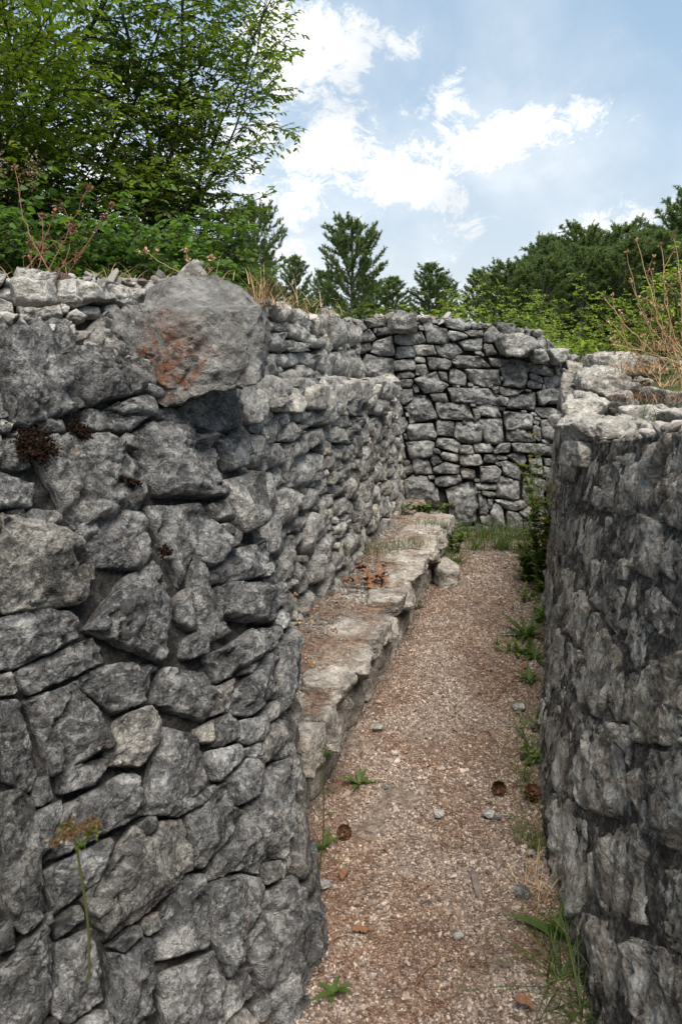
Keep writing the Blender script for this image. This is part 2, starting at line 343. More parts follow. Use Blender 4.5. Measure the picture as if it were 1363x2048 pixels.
M['pine'] = leaf_mat('pine_needle', [(0.1, (0.056, 0.086, 0.035)), (0.5, (0.100, 0.142, 0.055)), (0.9, (0.163, 0.198, 0.085))], .35)
M['yellow'] = leaf_mat('yellow_petal', [(0, (0.45, 0.28, 0.02)), (1, (0.6, 0.42, 0.05))])
M['catkin'] = leaf_mat('brown_catkin', [(0, (0.096, 0.048, 0.021)), (1, (0.224, 0.123, 0.056))])
M['stem'] = leaf_mat('green_stem', [(0, (0.04, 0.05, 0.015)), (1, (0.10, 0.11, 0.03))], .1)
M['plume'] = leaf_mat('brown_plume', [(0, (0.12, 0.08, 0.05)), (1, (0.24, 0.18, 0.12))], .1)

# ------------------------------------------------------------------ rocks
_ico = {}
def ico(sub):
    if sub not in _ico:
        bm = bmesh.new(); bmesh.ops.create_icosphere(bm, subdivisions=sub, radius=1)
        bm.verts.ensure_lookup_table()
        _ico[sub] = (np.array([v.co[:] for v in bm.verts]), np.array([[v.index for v in f.verts] for f in bm.faces])); bm.free()
    return _ico[sub]
def rock(size, seed, sub=4, boxy=0.5, cuts=9, rough=0.05, fine=0.015):
    """an angular block: a ball cut by planes, scaled to size (full extents), with broken relief"""
    r = np.random.default_rng(seed); D, F = ico(sub)
    N = [np.array(v, float)+r.normal(size=3)*0.16 for v in ((1,0,0),(-1,0,0),(0,1,0),(0,-1,0),(0,0,1),(0,0,-1))]
    dist = [0.78+0.1*r.random() for _ in N]
    for _ in range(cuts): N.append(r.normal(size=3)); dist.append(0.80+0.26*r.random()+0.12*boxy)
    N = np.array(N); N /= np.linalg.norm(N, axis=1)[:, None]; dist = np.array(dist)
    c = D@N.T; q = np.where(c > 0.02, dist[None]/np.maximum(c, 0.02), 50.0)
    rr = (q**-60).sum(1)**(-1/60.); V = D*rr[:, None]
    V = (V-(V.max(0)+V.min(0))/2)/(V.max(0)-V.min(0))*np.asarray(size)
    s = float(np.mean(size)); o = r.random(3)*50
    d = fbm(V/s*2.2+o, 3, seed)*rough*s*1.6 + fbm(V/s*5+o, 3, seed+5, ridge=True)*rough*s*.7 + fbm(V/s*14+o, 4, seed+9, ridge=True)*fine*s
    w1, w2, wi = worley(V/s*4.2+o, seed % 91); bl = np.clip((w2-w1)/.14, 0, 1); d += s*((wi-.5)*rough*1.1*bl-.010*(1-bl))
    V = V+D*d[:, None]
    return V, F
def rock_at(box, d, depth, name='rock', mat='top', seed=1, label=None, cat='rock', group=None, sub=4, parent=None, rough=0.05, boxy=.5, fine=.015, yaw=0, cuts=9):
    x0, y0, x1, y1 = box; c = at((x0+x1)/2, (y0+y1)/2, d); sc = d/ray((x0+x1)/2, (y0+y1)/2)[1]/F_PX
    V, F = rock(((x1-x0)*sc, depth, (y1-y0)*sc), seed, sub, boxy, cuts, rough, fine)
    if yaw: a = radians(yaw); V = np.stack([V[:, 0]*cos(a)-V[:, 1]*sin(a), V[:, 0]*sin(a)+V[:, 1]*cos(a), V[:, 2]], 1)
    o = mk(name, V+c, F, M[mat], parent, loc=c-np.array([0, 0, (y1-y0)*sc/2]) if parent is None else c)
    if label: tag(o, label, cat, group)
    return o


def traced_rock(outline, d, depth, name, mat, seed, label, cat, group, sub=5, rough=.05, fine=.015, cuts=7, tilt=0.0, parent=None, planes=()):
    """a boulder with a given silhouette (photo pixels) at its own distance, with true depth and broken faces"""
    O = np.array(outline, float); cpx = (O.max(0)+O.min(0))/2; A = at(cpx[0], cpx[1], d); sc = d/ray(*cpx)[1]/F_PX
    q = (O-cpx)*np.array([sc, -sc]); an = np.arctan2(q[:, 1], q[:, 0]); od = np.argsort(an); q = q[od]; nq = len(q)
    D, F = ico(sub); th = np.arctan2(D[:, 2], D[:, 0]); dirs = np.stack([np.cos(th), np.sin(th)], 1); R = np.full(len(D), 0.0)
    for k in range(nq):                                              # ray against each outline edge
        a, b = q[k], q[(k+1) % nq]; e = b-a; den = dirs[:, 0]*e[1]-dirs[:, 1]*e[0]; den = np.where(np.abs(den) < 1e-9, 1e-9, den)
        t = (a[0]*e[1]-a[1]*e[0])/den; u = (a[0]*dirs[:, 1]-a[1]*dirs[:, 0])/den
        R = np.where((t > 0) & (u >= -1e-6) & (u <= 1+1e-6), np.maximum(R, t), R)
    R = np.where(R == 0, R[R > 0].mean(), R); rho = np.sqrt(np.maximum(0, 1-D[:, 1]**2)); pr = np.minimum(1, rho**.8*1.12)
    V = np.stack([dirs[:, 0]*R*pr, np.sign(D[:, 1])*np.abs(D[:, 1])**.55*depth*.5, dirs[:, 1]*R*pr], 1); V[:, 1] += tilt*V[:, 2]
    r = np.random.default_rng(seed); s = float(np.sqrt(np.abs(q).max(0).prod()))*2
    for _ in range(cuts):                                            # flatten caps of the front, the back and the top
        n = r.normal(size=3); n[1] = -abs(n[1])*1.4 if r.random() < .75 else abs(n[1]); n /= np.linalg.norm(n); h = V@n; lim = np.quantile(h, r.uniform(.72, .92)); V = V-n[None]*(np.maximum(0, h-lim)*.9)[:, None]
    for n, ql in planes: n = np.array(n, float); n /= np.linalg.norm(n); h = V@n; V = V-n[None]*(np.maximum(0, h-np.quantile(h, ql))*.95)[:, None]
    o_ = r.random(3)*50
    dd = fbm(V/s*2.2+o_, 3, seed)*rough*s*1.3+fbm(V/s*5+o_, 3, seed+5, ridge=True)*rough*s*.6+fbm(V/s*14+o_, 4, seed+9, ridge=True)*fine*s
    w1, w2, wi = worley(V/s*4.2+o_, seed % 91); bl = np.clip((w2-w1)/.14, 0, 1); dd += s*((wi-.5)*rough*1.0*bl-.008*(1-bl))
    w1, w2, wi = worley(V/s*13+o_, seed % 83); dd -= s*.016*np.clip(.35-w1, 0, 1)*(wi > .6)/.35
    nn = V/(np.linalg.norm(V, axis=1)[:, None]+1e-9); V = V+nn*dd[:, None]
    o = mk(name, V+A, F, M[mat], parent, loc=A+np.array([0, 0, V[:, 2].min()])); tag(o, label, cat, group); return o

# ------------------------------------------------------------------ stone walls
class Surf:
    """a wall face swept through rows of plan points, bottom row first"""
    def __init__(s, rows, n=420, m=170, flip=False):
        rows = np.array(rows, float); R, K, _ = rows.shape
        kk = np.linspace(0, K-1, n); G = np.zeros((R, n, 3))
        for r in range(R):
            P = rows[r]; i = np.clip(np.floor(kk).astype(int), 0, K-2); t = (kk-i)[:, None]
            p0 = P[np.maximum(i-1, 0)]; p1 = P[i]; p2 = P[i+1]; p3 = P[np.minimum(i+2, K-1)]
            G[r] = 0.5*((2*p1)+(-p0+p2)*t+(2*p0-5*p1+4*p2-p3)*t*t+(-p0+3*p1-3*p2+p3)*t**3)
        vv = np.linspace(0, R-1, m); j = np.clip(np.floor(vv).astype(int), 0, R-2); t = (vv-j)[:, None, None]
        s.P = (G[j]*(1-t)+G[j+1]*t).transpose(1, 0, 2)          # n x m x 3
        mid = s.P[:, m//2]; s.L = np.linalg.norm(np.diff(mid, axis=0), axis=1).sum()
        s.H = np.linalg.norm(np.diff(s.P[n//2], axis=0), axis=1).sum()
        # arc length along the middle: remap columns
        cl = np.concatenate([[0], np.cumsum(np.linalg.norm(np.diff(mid, axis=0), axis=1))]); tt = np.linspace(0, cl[-1], n)
        f = np.interp(tt, cl, np.arange(n)); i = np.clip(np.floor(f).astype(int), 0, n-2); t = (f-i)[:, None, None]
        s.P = s.P[i]*(1-t)+s.P[i+1]*t
        s.n, s.m = n, m
        a = np.gradient(s.P, axis=0); b = np.gradient(s.P, axis=1); N = np.cross(a, b); N /= np.linalg.norm(N, axis=2)[..., None]+1e-9
        s.N = -N if flip else N
        s.du, s.dv = s.L/(n-1), s.H/(m-1)
    def ev(s, U, V, A):
        x = np.clip(U/s.du, 0, s.n-1.001); y = np.clip(V/s.dv, 0, s.m-1.001); i = x.astype(int); j = y.astype(int)
        fx = (x-i)[..., None]; fy = (y-j)[..., None]
        r = (A[i, j]*(1-fx)+A[i+1, j]*fx)*(1-fy)+(A[i, j+1]*(1-fx)+A[i+1, j+1]*fx)*fy
        # extend linearly beyond the sides and the top so that edge stones keep their shape
        ex = (U-np.clip(U, 0, s.L))[..., None]; ey = (V-np.clip(V, 0, s.H))[..., None]
        if A is s.P:
            ta = (s.P[np.minimum(i+1, s.n-1), j]-s.P[i, j])/s.du; tb = (s.P[i, np.minimum(j+1, s.m-1)]-s.P[i, j])/s.dv
            r = r+ta*ex+tb*ey
        return r
    def from_px(s, px, py):
        X, Y, D = project(s.P); face = ((EYE-s.P)*s.N).sum(2) > 0
        q = (X-px)**2+(Y-py)**2+np.where(face, 0, 3e4)+np.where(D > 0.1, 0, 1e9)
        i, j = np.unravel_index(np.argmin(q), q.shape); return i*s.du, j*s.dv, math.sqrt(q[i, j])
    def jac(s, u, v):
        e = 0.02; u0, u1 = max(u-e, 0), min(u+e, s.L); v0, v1 = max(v-e, 0), min(v+e, s.H)
        P = s.ev(np.array([u0, u1, u, u]), np.array([v, v, v0, v1]), s.P); X, Y, D = project(P)
        return np.array([[(X[1]-X[0])/(u1-u0), (X[3]-X[2])/(v1-v0)], [(Y[1]-Y[0])/(u1-u0), (Y[3]-Y[2])/(v1-v0)]]), D[2]

class Stone:
    def __init__(s, c, A, r, jit=0.14):
        s.c = np.array(c, float); s.A = A; s.Ai = np.linalg.inv(A); s.seed = int(r.integers(1, 1e6))
        ang = np.array([0, 90, 180, 270, 45, 135, 225, 315.])+r.uniform(-12, 12, 8)*np.array([1]*4+[1.8]*4)
        dd = np.concatenate([r.uniform(0.86, 1.04, 4), np.where(r.random(4) < .45, r.uniform(1.0, 1.2, 4), r.uniform(1.3, 1.6, 4))])
        s.n = np.stack([np.cos(np.radians(ang)), np.sin(np.radians(ang))], 1)/dd[:, None]
        s.size = math.sqrt(abs(np.linalg.det(A)))
    def dist(s, Q):
        q = (Q-s.c)@s.Ai.T; g = np.maximum(q@s.n.T, 0.0); return (g**14).sum(-1)**(1/14.)

def seeds_for(S, boxes, r, fill, holes=(), clear=1.0, grow=1.0):
    """stones from traced photo boxes, then smaller and smaller ones thrown into what is left of the face"""
    st = []
    for (x0, y0, x1, y1) in boxes:
        u, v, err = S.from_px((x0+x1)/2, (y0+y1)/2)
        if err > 45: continue
        J, D = S.jac(u, v); w, h = (x1-x0), (y1-y0)
        Ja = np.abs(J)
        try: ab = np.linalg.solve(Ja, np.array([w/2, h/2]))
        except Exception: ab = np.array([-1, -1])
        if ab.min() < 0.018 or ab.max() > 0.4:
            A = np.linalg.inv(J+np.eye(2)*1e-6)@np.diag([w/2, h/2]); sv = np.linalg.svd(A)[1]
            if sv.max() > 0.22 or sv.min() < .02:
                k = math.sqrt(w*h)/2*D/F_PX*1.1; A = np.diag([k*1.15, k])
        else:
            g_ = math.sqrt(ab[0]*ab[1]); ab = np.clip(ab, g_/1.9, g_*1.9); A = np.diag(ab)*grow
            k = r.uniform(-.16, .16); A = A@np.array([[cos(k), -sin(k)*.6], [sin(k)*.6, cos(k)]])
        st.append(Stone((u, v), A, r))
    g = 0.012; nu, nv = int(S.L/g)+1, int(S.H/g)+1
    UU, VV = np.meshgrid(np.arange(nu)*g, np.arange(nv)*g, indexing='ij'); Q = np.stack([UU, VV], -1)
    Dm = np.full((nu, nv), 9.0)
    def stamp(o):
        R = np.abs(o.A).sum(1)*1.7; i0, j0 = np.maximum(((o.c-R)/g).astype(int), 0); i1, j1 = ((o.c+R)/g).astype(int)+2
        sub = Q[i0:i1, j0:j1]
        if sub.size: Dm[i0:i1, j0:j1] = np.minimum(Dm[i0:i1, j0:j1], o.dist(sub))
    for o in st: stamp(o)
    for (x0, y0, x1, y1) in holes:
        u, v, e = S.from_px((x0+x1)/2, (y0+y1)/2); J, D = S.jac(u, v); a = (x1-x0)/2*D/F_PX; b = (y1-y0)/2*D/F_PX
        Dm[(np.abs(UU-u) < a) & (np.abs(VV-v) < b)] = 0
    T_ = np.stack(np.meshgrid(np.linspace(-1, 1, 5), np.linspace(-1, 1, 5), indexing='ij'), -1).reshape(-1, 2)
    for (hs, tries) in fill:
        cnd = np.argwhere(Dm > clear)
        if not len(cnd): break
        for t in range(tries):
            i, j = cnd[r.integers(len(cnd))]
            if Dm[i, j] < clear: continue
            asp = r.uniform(.95, 1.9); a = hs*math.sqrt(asp)*r.uniform(.85, 1.15); b = hs/math.sqrt(asp)*r.uniform(.85, 1.15)
            if r.random() < .15: a, b = b, a
            k = r.uniform(-.25, .25); A = np.array([[a*cos(k), -b*sin(k)], [a*sin(k), b*cos(k)]])
            pts = (np.array([i*g, j*g])+T_@(A.T)*0.86); ii = np.round(pts/g).astype(int)
            inside = (ii[:, 0] >= 0) & (ii[:, 0] < nu) & (ii[:, 1] >= 0) & (ii[:, 1] < nv)
            if inside.sum() < 20: continue
            if (Dm[ii[inside, 0], ii[inside, 1]] < 0.97*clear).any(): continue
            o = Stone((i*g, j*g), A, r); st.append(o); stamp(o)
    return st

def stone_mesh(S, o, nb, r, gap=0.004, bulge=1.0, rough=1.0, out=0.0, nA=40, nR=10, back=0.10, cap=1.16, fine=1.0, edge=1.0, chip=1.0, flat=None):
    th = np.arange(nA)*2*pi/nA; dr = np.stack([np.cos(th), np.sin(th)], 1)
    rs = np.arange(0.2, cap+.01, 0.03)
    unit = dr/np.maximum((np.maximum(dr@o.n.T, 0)**14).sum(-1)**(1/14.), 1e-3)[:, None]      # gauge 1 outline, in stone coordinates
    Q = o.c+(unit[:, None]*rs[None, :, None])@o.A.T
    if nb:
        other = np.min([k.dist(Q) for k in nb], axis=0); bad = other < rs[None]
        first = np.where(bad.any(1), rs[np.argmax(bad, 1)]-0.02, cap)
    else: first = np.full(nA, cap)
    first = np.maximum(first, 0.25)
    B0 = (unit*first[:, None])@o.A.T; L0 = np.linalg.norm(B0, axis=1); R = o.size
    # corners: keep the outline points that stick out most, join them with straight edges
    idx = list(np.argsort(-np.linalg.norm(B0@np.linalg.inv(o.A).T, axis=1)/(1+.0*L0))[:1]); K = int(r.integers(5, 8)); th2 = np.arctan2(B0[:, 1], B0[:, 0])
    for _ in range(K-1):                                             # add the point farthest from the current polygon
        c_ = sorted(idx); best, bi = -1, None
        if len(c_) < 3: rel = [min(abs(((i-j+nA//2) % nA)-nA//2) for j in c_) for i in range(nA)]; bi = int(np.argmax(rel)); idx.append(bi); continue
        for e in range(len(c_)):
            i0, i1 = c_[e], c_[(e+1) % len(c_)]; m_ = (i1-i0) % nA
            if m_ < 2: continue
            k_ = (i0+np.arange(1, m_)) % nA; ed = B0[i1]-B0[i0]; nn_ = np.array([ed[1], -ed[0]])/(np.linalg.norm(ed)+1e-9); dd_ = (B0[k_]-B0[i0])@nn_
            j_ = int(np.argmax(np.abs(dd_)))
            if abs(dd_[j_]) > best: best, bi = abs(dd_[j_]), int(k_[j_])
        if bi is None: break
        idx.append(bi)
    C = B0[sorted(set(idx))]; Lc = np.linalg.norm(C, axis=1); C = C*(np.maximum(Lc-gap*1.3, Lc*.6)/Lc)[:, None]
    ctr = C.mean(0); nC = len(C); E = np.roll(C, -1, 0)-C; EL = np.linalg.norm(E, axis=1); per = EL.sum()
    B = []
    for e in range(nC):
        m_ = max(2, int(round(nA*EL[e]/per))); t_ = np.arange(m_)/m_; ed = E[e]/EL[e]; nrm = np.array([ed[1], -ed[0]])
        wv = (perlin(np.stack([t_*EL[e]/R*2.2, np.full(m_, e*3.7), np.full(m_, o.seed*.31)], 1), 5)*.05+perlin(np.stack([t_*EL[e]/R*7, np.full(m_, e*5.7), np.full(m_, o.seed*.31)], 1), 6)*.022)*R*np.sin(pi*np.clip(t_, 0, 1))**.5
        B.append(C[e]+E[e]*t_[:, None]+nrm*wv[:, None])
    B = np.concatenate(B)-ctr; nA = len(B); off_ = ctr
    t = np.concatenate([[0.0], 1-(1-np.linspace(0, 1, nR)[1:])**1.45])
    X = B[:, None]*t[None, 1:, None]
    X = np.concatenate([np.zeros((1, 2)), X.transpose(1, 0, 2).reshape(-1, 2)])
    tt = np.concatenate([[0], np.repeat(t[1:], nA)])
    # front: two or three broad broken planes, and a chamfer along every edge
    g = r.normal(size=(3, 2)); g /= np.linalg.norm(g, axis=1)[:, None]; g *= r.uniform(.04, .38, 3)[:, None]*bulge; c = r.uniform(.24, .32, 3)*R*bulge
    hp = [c[None]-X@g.T]
    for e in range(nC):
        ed = E[e]/EL[e]; nrm = np.array([ed[1], -ed[0]]); q0 = C[e]-ctr
        if nrm@q0 < 0: nrm = -nrm
        up_ = max(0, nrm[1]); wd_ = R*r.uniform(.04, .30)*(1+.9*up_); sl = r.uniform(.55, 1.3)*bulge
        tw = r.uniform(-.3, .3)
        hp.append(((.20*R*bulge-sl*(wd_))+sl*((q0@nrm)-X@nrm)+tw*(X@ed)*.5*bulge)[:, None])
    hp = np.concatenate(hp, 1); h = hp.min(1); h = np.maximum(h, -.12*R)
    h -= R*0.13*np.exp(-(1-tt)/0.022)*edge
    sc = max(R, .05); p3 = np.stack([X[:, 0], X[:, 1], np.full(len(X), o.seed*.613)], 1)
    h += rough*(fbm(p3/sc*1.3, 3, 11)*.05*sc + fbm(p3/sc*2.6, 4, 12, ridge=True)*.045*sc + fbm(p3*np.array([45, 45, 1.]), 3, 13, ridge=True)*.005*fine)
    w1, w2, wi = worley(p3/sc*np.array([1.5, 1.5, 1])+fbm(p3/sc*2.2, 2, 7)[:, None]*.25, o.seed % 97); bl = np.clip((w2-w1)/.07, 0, 1)
    wg = np.stack([np.sin(wi*91), np.cos(wi*57)], 1)*.17; h += chip*((wi-.5)*.10*R*bl + (X*wg).sum(1)*bl - .015*R*(1-bl))
    w1, w2, wi = worley(p3/sc*np.array([3.6, 3.6, 1])+fbm(p3/sc*5, 2, 8)[:, None]*.25, o.seed % 89); bl = np.clip((w2-w1)/.10, 0, 1)
    wg = np.stack([np.sin(wi*73), np.cos(wi*41)], 1)*.09; h += chip*((wi-.5)*.05*R*bl + (X*wg).sum(1)*bl - .01*R*(1-bl))
    h += (out+r.uniform(-.012, .02)) if flat is None else out+r.uniform(-flat, flat)
    h = np.minimum(h, out+.09)
    X = X+off_
    # side skirts going back into the wall
    n0 = len(X); last = X[-nA:]; X = np.concatenate([X, (last-off_)*0.985+off_, (last-off_)*.9+off_]); h = np.concatenate([h, h[-nA:]-0.018, np.full(nA, out-back)])
    UV = o.c+X; P = S.ev(UV[:, 0], UV[:, 1], S.P)
    Nn = S.ev(np.full(len(UV), o.c[0]), np.full(len(UV), np.clip(o.c[1], 0, S.H)), S.N)*.6+S.ev(UV[:, 0], UV[:, 1], S.N)*.4
    P = P+Nn*h[:, None]
    F3 = np.stack([np.zeros(nA, int), 1+np.arange(nA), 1+(np.arange(nA)+1) % nA], 1)
    nr = (len(X)-1)//nA; i = np.arange(nr-1)[:, None]*nA+1; j = np.arange(nA)[None]; k2 = (j+1) % nA
    F4 = np.stack([i+j, i+nA+j, i+nA+k2, i+k2], -1).reshape(-1, 4)
    return P, [F3, F4]

def build_wall(name, label, cat, S, boxes, fill, mat, seed, keep=100, core='core', core_h=-0.05, core_amp=.015, gap=.004, bulge=1., rough=1., out=0., holes=(), part='stone',
               group=None, top_mat=None, thick=.3, fine=1., mats=None, core_step=.016, cap=1.16, edge=1.0, chip=1.0, flat=None, clear=1.0, grow=1.0):
    r = np.random.default_rng(seed); st = seeds_for(S, boxes, r, fill, holes, clear, grow)
    loc = S.P[S.n//2, 0]; root = empty(name, loc, label, cat, group)
    C = np.array([o.c for o in st]); Rm = np.array([np.abs(o.A).sum(1).max() for o in st])
    vis = []
    for o in st:
        p = S.ev(np.array([o.c[0]]), np.array([np.clip(o.c[1], 0, S.H)]), S.P); X, Y, D = project(p)
        n = S.ev(np.array([o.c[0]]), np.array([np.clip(o.c[1], 0, S.H)]), S.N)[0]; cz = ((EYE-p[0])*n).sum()/np.linalg.norm(EYE-p[0])
        px = o.size*F_PX/max(D[0], .3)*(1 if (-80 < X[0] < 1440 and -80 < Y[0] < 2130 and D[0] > 0) else .2)*max(.15, cz); vis.append(px)
    order = np.argsort(-np.array(vis)); small = Acc(); cnt = 0
    for rank, a in enumerate(order):
        o = st[a]; d = np.linalg.norm(C-o.c, axis=1); nbi = [b for b in np.argsort(d)[1:26] if d[b] < (Rm[a]+Rm[b])*1.5]
        rad = vis[a]
        nA = int(np.clip(rad*1.5, 18, 110)); nR = int(np.clip(rad*.45, 6, 36))
        V, F = stone_mesh(S, o, [st[b] for b in nbi], r, gap, bulge, rough, out, nA, nR, cap=cap, fine=fine, edge=edge, chip=chip, flat=flat)
        mm = mats(S, o, r) if mats else mat
        if rank < keep: mk(part, V, F, M[mm], root)
        else: small.add(V, F)
    if small.V: tag(small.mk('small_'+part+'s', M[mat], root), kind='stuff')
    # core: face sheet behind the stones, a top and a back
    nu, nv = max(4, int(S.L/core_step)), max(4, int(S.H/core_step)); uu, vv = np.meshgrid(np.linspace(0, S.L, nu), np.linspace(0, S.H, nv), indexing='ij')
    P = S.ev(uu, vv, S.P); N = S.ev(uu, vv, S.N); q = P.reshape(-1, 3)
    h = core_h+core_amp*(fbm(q*9, 3, seed)+.8*fbm(q*26, 4, seed+1, ridge=True)); P = P+N*h.reshape(nu, nv, 1)
    Nh = N[:, -1].copy(); Nh[:, 2] = 0; Nh /= np.linalg.norm(Nh, axis=1)[:, None]
    steps = 10; cols = [P[:, k] for k in range(nv)]
    for k in range(1, steps+1):
        c_ = P[:, -1]-Nh*thick*k/steps; c_[:, 2] += 0.012*perlin(c_*14, seed+4)+(.0 if k < steps else 0); cols.append(c_)
    low = cols[-1].copy(); low[:, 2] = S.P[:, 0, 2].min(); cols.append(low)
    G = np.stack(cols, 1); a, b = G.shape[:2]; ii = np.arange(a-1)[:, None]*b; jj = np.arange(b-1)[None]
    F = np.stack([ii+jj, ii+b+jj, ii+b+jj+1, ii+jj+1], -1).reshape(-1, 4)
    co = mk('core', G.reshape(-1, 3), F, [M[core], M[top_mat or core]], root)
    mi = np.zeros((a-1, b-1), np.int32); mi[:, nv-2:] = 1; co.data.polygons.foreach_set('material_index', mi.ravel())
    return root

exec_marker = 'walls'
Z = lambda pts, z: [(p[0], p[1], (p[2] if len(p) > 2 else z)) for p in pts]
z3 = lambda L: [(663+a/1.947, 550+b/1.947, 663+c/1.947, 550+d/1.947) for a, b, c, d in L]
z1 = lambda L: [(a/1.947, 450+b/1.947, c/1.947, 450+d/1.947) for a, b, c, d in L]
z2 = lambda L: [(a/1.947, 1200+b/1.947, c/1.947, 1200+d/1.947) for a, b, c, d in L]
z8 = lambda L: [(1063+a/4.097, 650+b/4.097, 1063+c/4.097, 650+d/4.097) for a, b, c, d in L]

# back wall of the trench, facing the camera
S_back = Surf([Z([(-.35, 6.12), (.3, 6.14), (.8, 6.16), (1.3, 6.16), (1.9, 6.14), (2.6, 6.1), (3.4, 6.1)], 0),
               Z([(-.35, 6.30, 1.70), (.2, 6.30, 1.73), (.55, 6.3, 1.77), (1.1, 6.3, 1.70), (1.62, 6.3, 1.62), (2.05, 6.28, 1.33), (3.4, 6.25, 1.30)], 0)], 460, 170, False)
if S_back.N[200, 80, 1] > 0: S_back.N *= -1
B_back = z3([(228,152,328,228),(170,205,235,240),(108,218,172,262),(105,258,158,300),(155,230,255,330),(240,220,370,275),(355,185,452,278),(443,175,525,225),(443,215,538,262),(500,238,592,298),
 (315,262,405,318),(248,280,325,322),(322,318,366,346),(405,265,508,332),(368,312,462,372),(235,328,320,374),(252,376,320,404),(112,306,246,410),(260,404,320,442),(324,345,380,402),
 (472,300,608,366),(590,266,640,316),(640,230,795,316),(612,318,706,360),(768,290,835,345),(836,288,905,348),(768,345,866,408),(660,320,766,440),(528,364,656,434),(450,370,524,432),
 (326,385,440,462),(414,375,450,418),(760,408,820,446),(828,395,895,440),(895,360,990,448),(905,310,945,345),(935,332,1000,360),(815,446,940,502),(450,434,650,510),(656,440,754,478),
 (692,452,808,536),(262,446,325,500),(286,468,408,578),(384,455,450,500),(395,488,545,570),(546,512,580,560),(560,502,655,564),(786,505,910,568),(668,530,782,602),(288,580,405,645),
 (402,568,480,632),(474,572,592,662),(580,560,675,658),(680,594,782,654),(780,582,816,640),(812,570,895,648),(284,644,402,708),(412,634,494,692),(496,664,550,702),(550,652,620,696),
 (640,655,694,702),(700,650,850,698),(380,700,432,748),(426,690,490,726),(498,698,586,750),(588,700,640,732),(640,704,690,724),(690,684,758,746),(662,722,742,792),(562,736,660,812),
 (500,746,560,796),(394,728,500,778),(400,778,500,822),(312,704,390,780),(270,778,400,905),(558,808,642,838),(575,838,640,862),(645,790,732,876),(735,780,835,890),(760,715,830,780),
 (465,804,572,975),(570,850,606,940),(605,860,632,910),(640,872,755,916),(625,890,680,985),(740,905,830,955),(580,940,620,975),(680,925,740,1000),(740,960,830,1010),(490,975,560,1010),
 (560,975,620,1015),(130,165,230,205),(520,215,590,240),(910,450,980,500),(910,510,1000,570),(0,175,60,215)])
build_wall('dry_stone_wall', 'tall grey dry stone wall closing the far end of the trench, with dark open joints', 'stone wall', S_back, B_back,
           [(.075, 500), (.055, 700), (.04, 900), (.028, 1200), (.02, 1200)], 'back', 11, core_h=-.07, gap=.002, bulge=.95, rough=.8, cap=1.6, holes=z3([(405, 826, 462, 960)]))

# long left wall behind the bench
S_far = Surf([Z([(-.46, 2.28), (-.36, 2.7), (-.22, 3.15), (.03, 3.92), (.25, 4.9), (.47, 5.7), (.52, 6.3)], 0.2),
              Z([(-.38, 2.45, 1.385), (-.33, 2.75, 1.37), (-.25, 3.15, 1.35), (-.02, 4.0, 1.33), (.2, 5.0, 1.29), (.40, 5.85, 1.26), (.44, 6.3, 1.25)], 0)], 460, 150, False)
if S_far.N[200, 70, 0] < 0: S_far.N *= -1
B_far = z1([(1010,612,1170,730),(1165,600,1245,712),(1245,610,1330,770),(1075,735,1130,780),(1080,775,1180,855),(1170,715,1240,785),(1180,785,1255,865),(1255,800,1290,830),(1290,800,1363,850),
 (1110,865,1310,1020),(1025,850,1110,960),(1150,1020,1250,1110),(1250,1025,1310,1110),(1075,1010,1160,1170),(1180,1130,1240,1290),(1240,1140,1310,1230),(1110,1180,1180,1330),(1300,1120,1363,1200)])
B_far += z3([(0,420,60,520),(60,415,130,545),(130,412,185,470),(185,412,246,480),(130,470,200,545),(60,560,120,620),(0,790,60,880),(60,760,130,830),(0,930,75,1040),(85,990,145,1070)])
def far_mat(S, o, r): return 'left'
build_wall('retaining_wall', 'long left trench wall of small stacked grey stones rising behind the stone bench', 'stone wall', S_far, B_far,
           [(.085, 200), (.07, 500), (.055, 900), (.043, 1200), (.032, 1500), (.022, 1500)], 'left', 12, core_h=-.055, gap=.001, cap=1.5, bulge=1.0, rough=.9, out=0.0, top_mat='mortar_top', thick=.4)

# upper tier above the ledge, running on to the left behind the boulders
S_up = Surf([Z([(-2.3, 1.5, 1.45), (-1.06, 2.3, 1.45), (-.72, 2.62, 1.38), (-.47, 3.1, 1.33), (-.22, 4., 1.3), (-.02, 5., 1.26), (.17, 6.25, 1.2)], 0),
             Z([(-2.36, 1.6, 1.76), (-1.1, 2.38, 1.73), (-.75, 2.7, 1.73), (-.49, 3.15, 1.72), (-.24, 4., 1.67), (-.04, 5., 1.69), (.15, 6.35, 1.72)], 0)], 420, 60, False)
if S_up.N[300, 30, 0] < 0: S_up.N *= -1
B_up = z1([(1050,295,1145,395),(1145,310,1195,370),(1015,372,1105,415),(1015,415,1130,500),(1110,375,1160,450),(1130,460,1200,500),(1200,440,1260,480),(1160,485,1240,560),(1060,505,1140,550),(1150,545,1220,600),(1240,385,1363,480),
 (0,230,110,300),(0,300,60,370),(60,270,250,370),(240,212,385,305),(385,215,600,330),(320,305,395,360)]) + z3([(0,165,60,280),(50,190,105,290),(0,292,55,405),(55,292,108,400)])
build_wall('upper_wall', 'low upper tier of stacked stones set back above the ledge of the left wall', 'stone wall', S_up, B_up,
           [(.09, 200), (.07, 400), (.05, 700), (.035, 900), (.022, 900)], 'top', 13, core_h=-.05, gap=.001, cap=1.5, bulge=1.0, rough=1.2, keep=90, top_mat='soil', thick=.3)

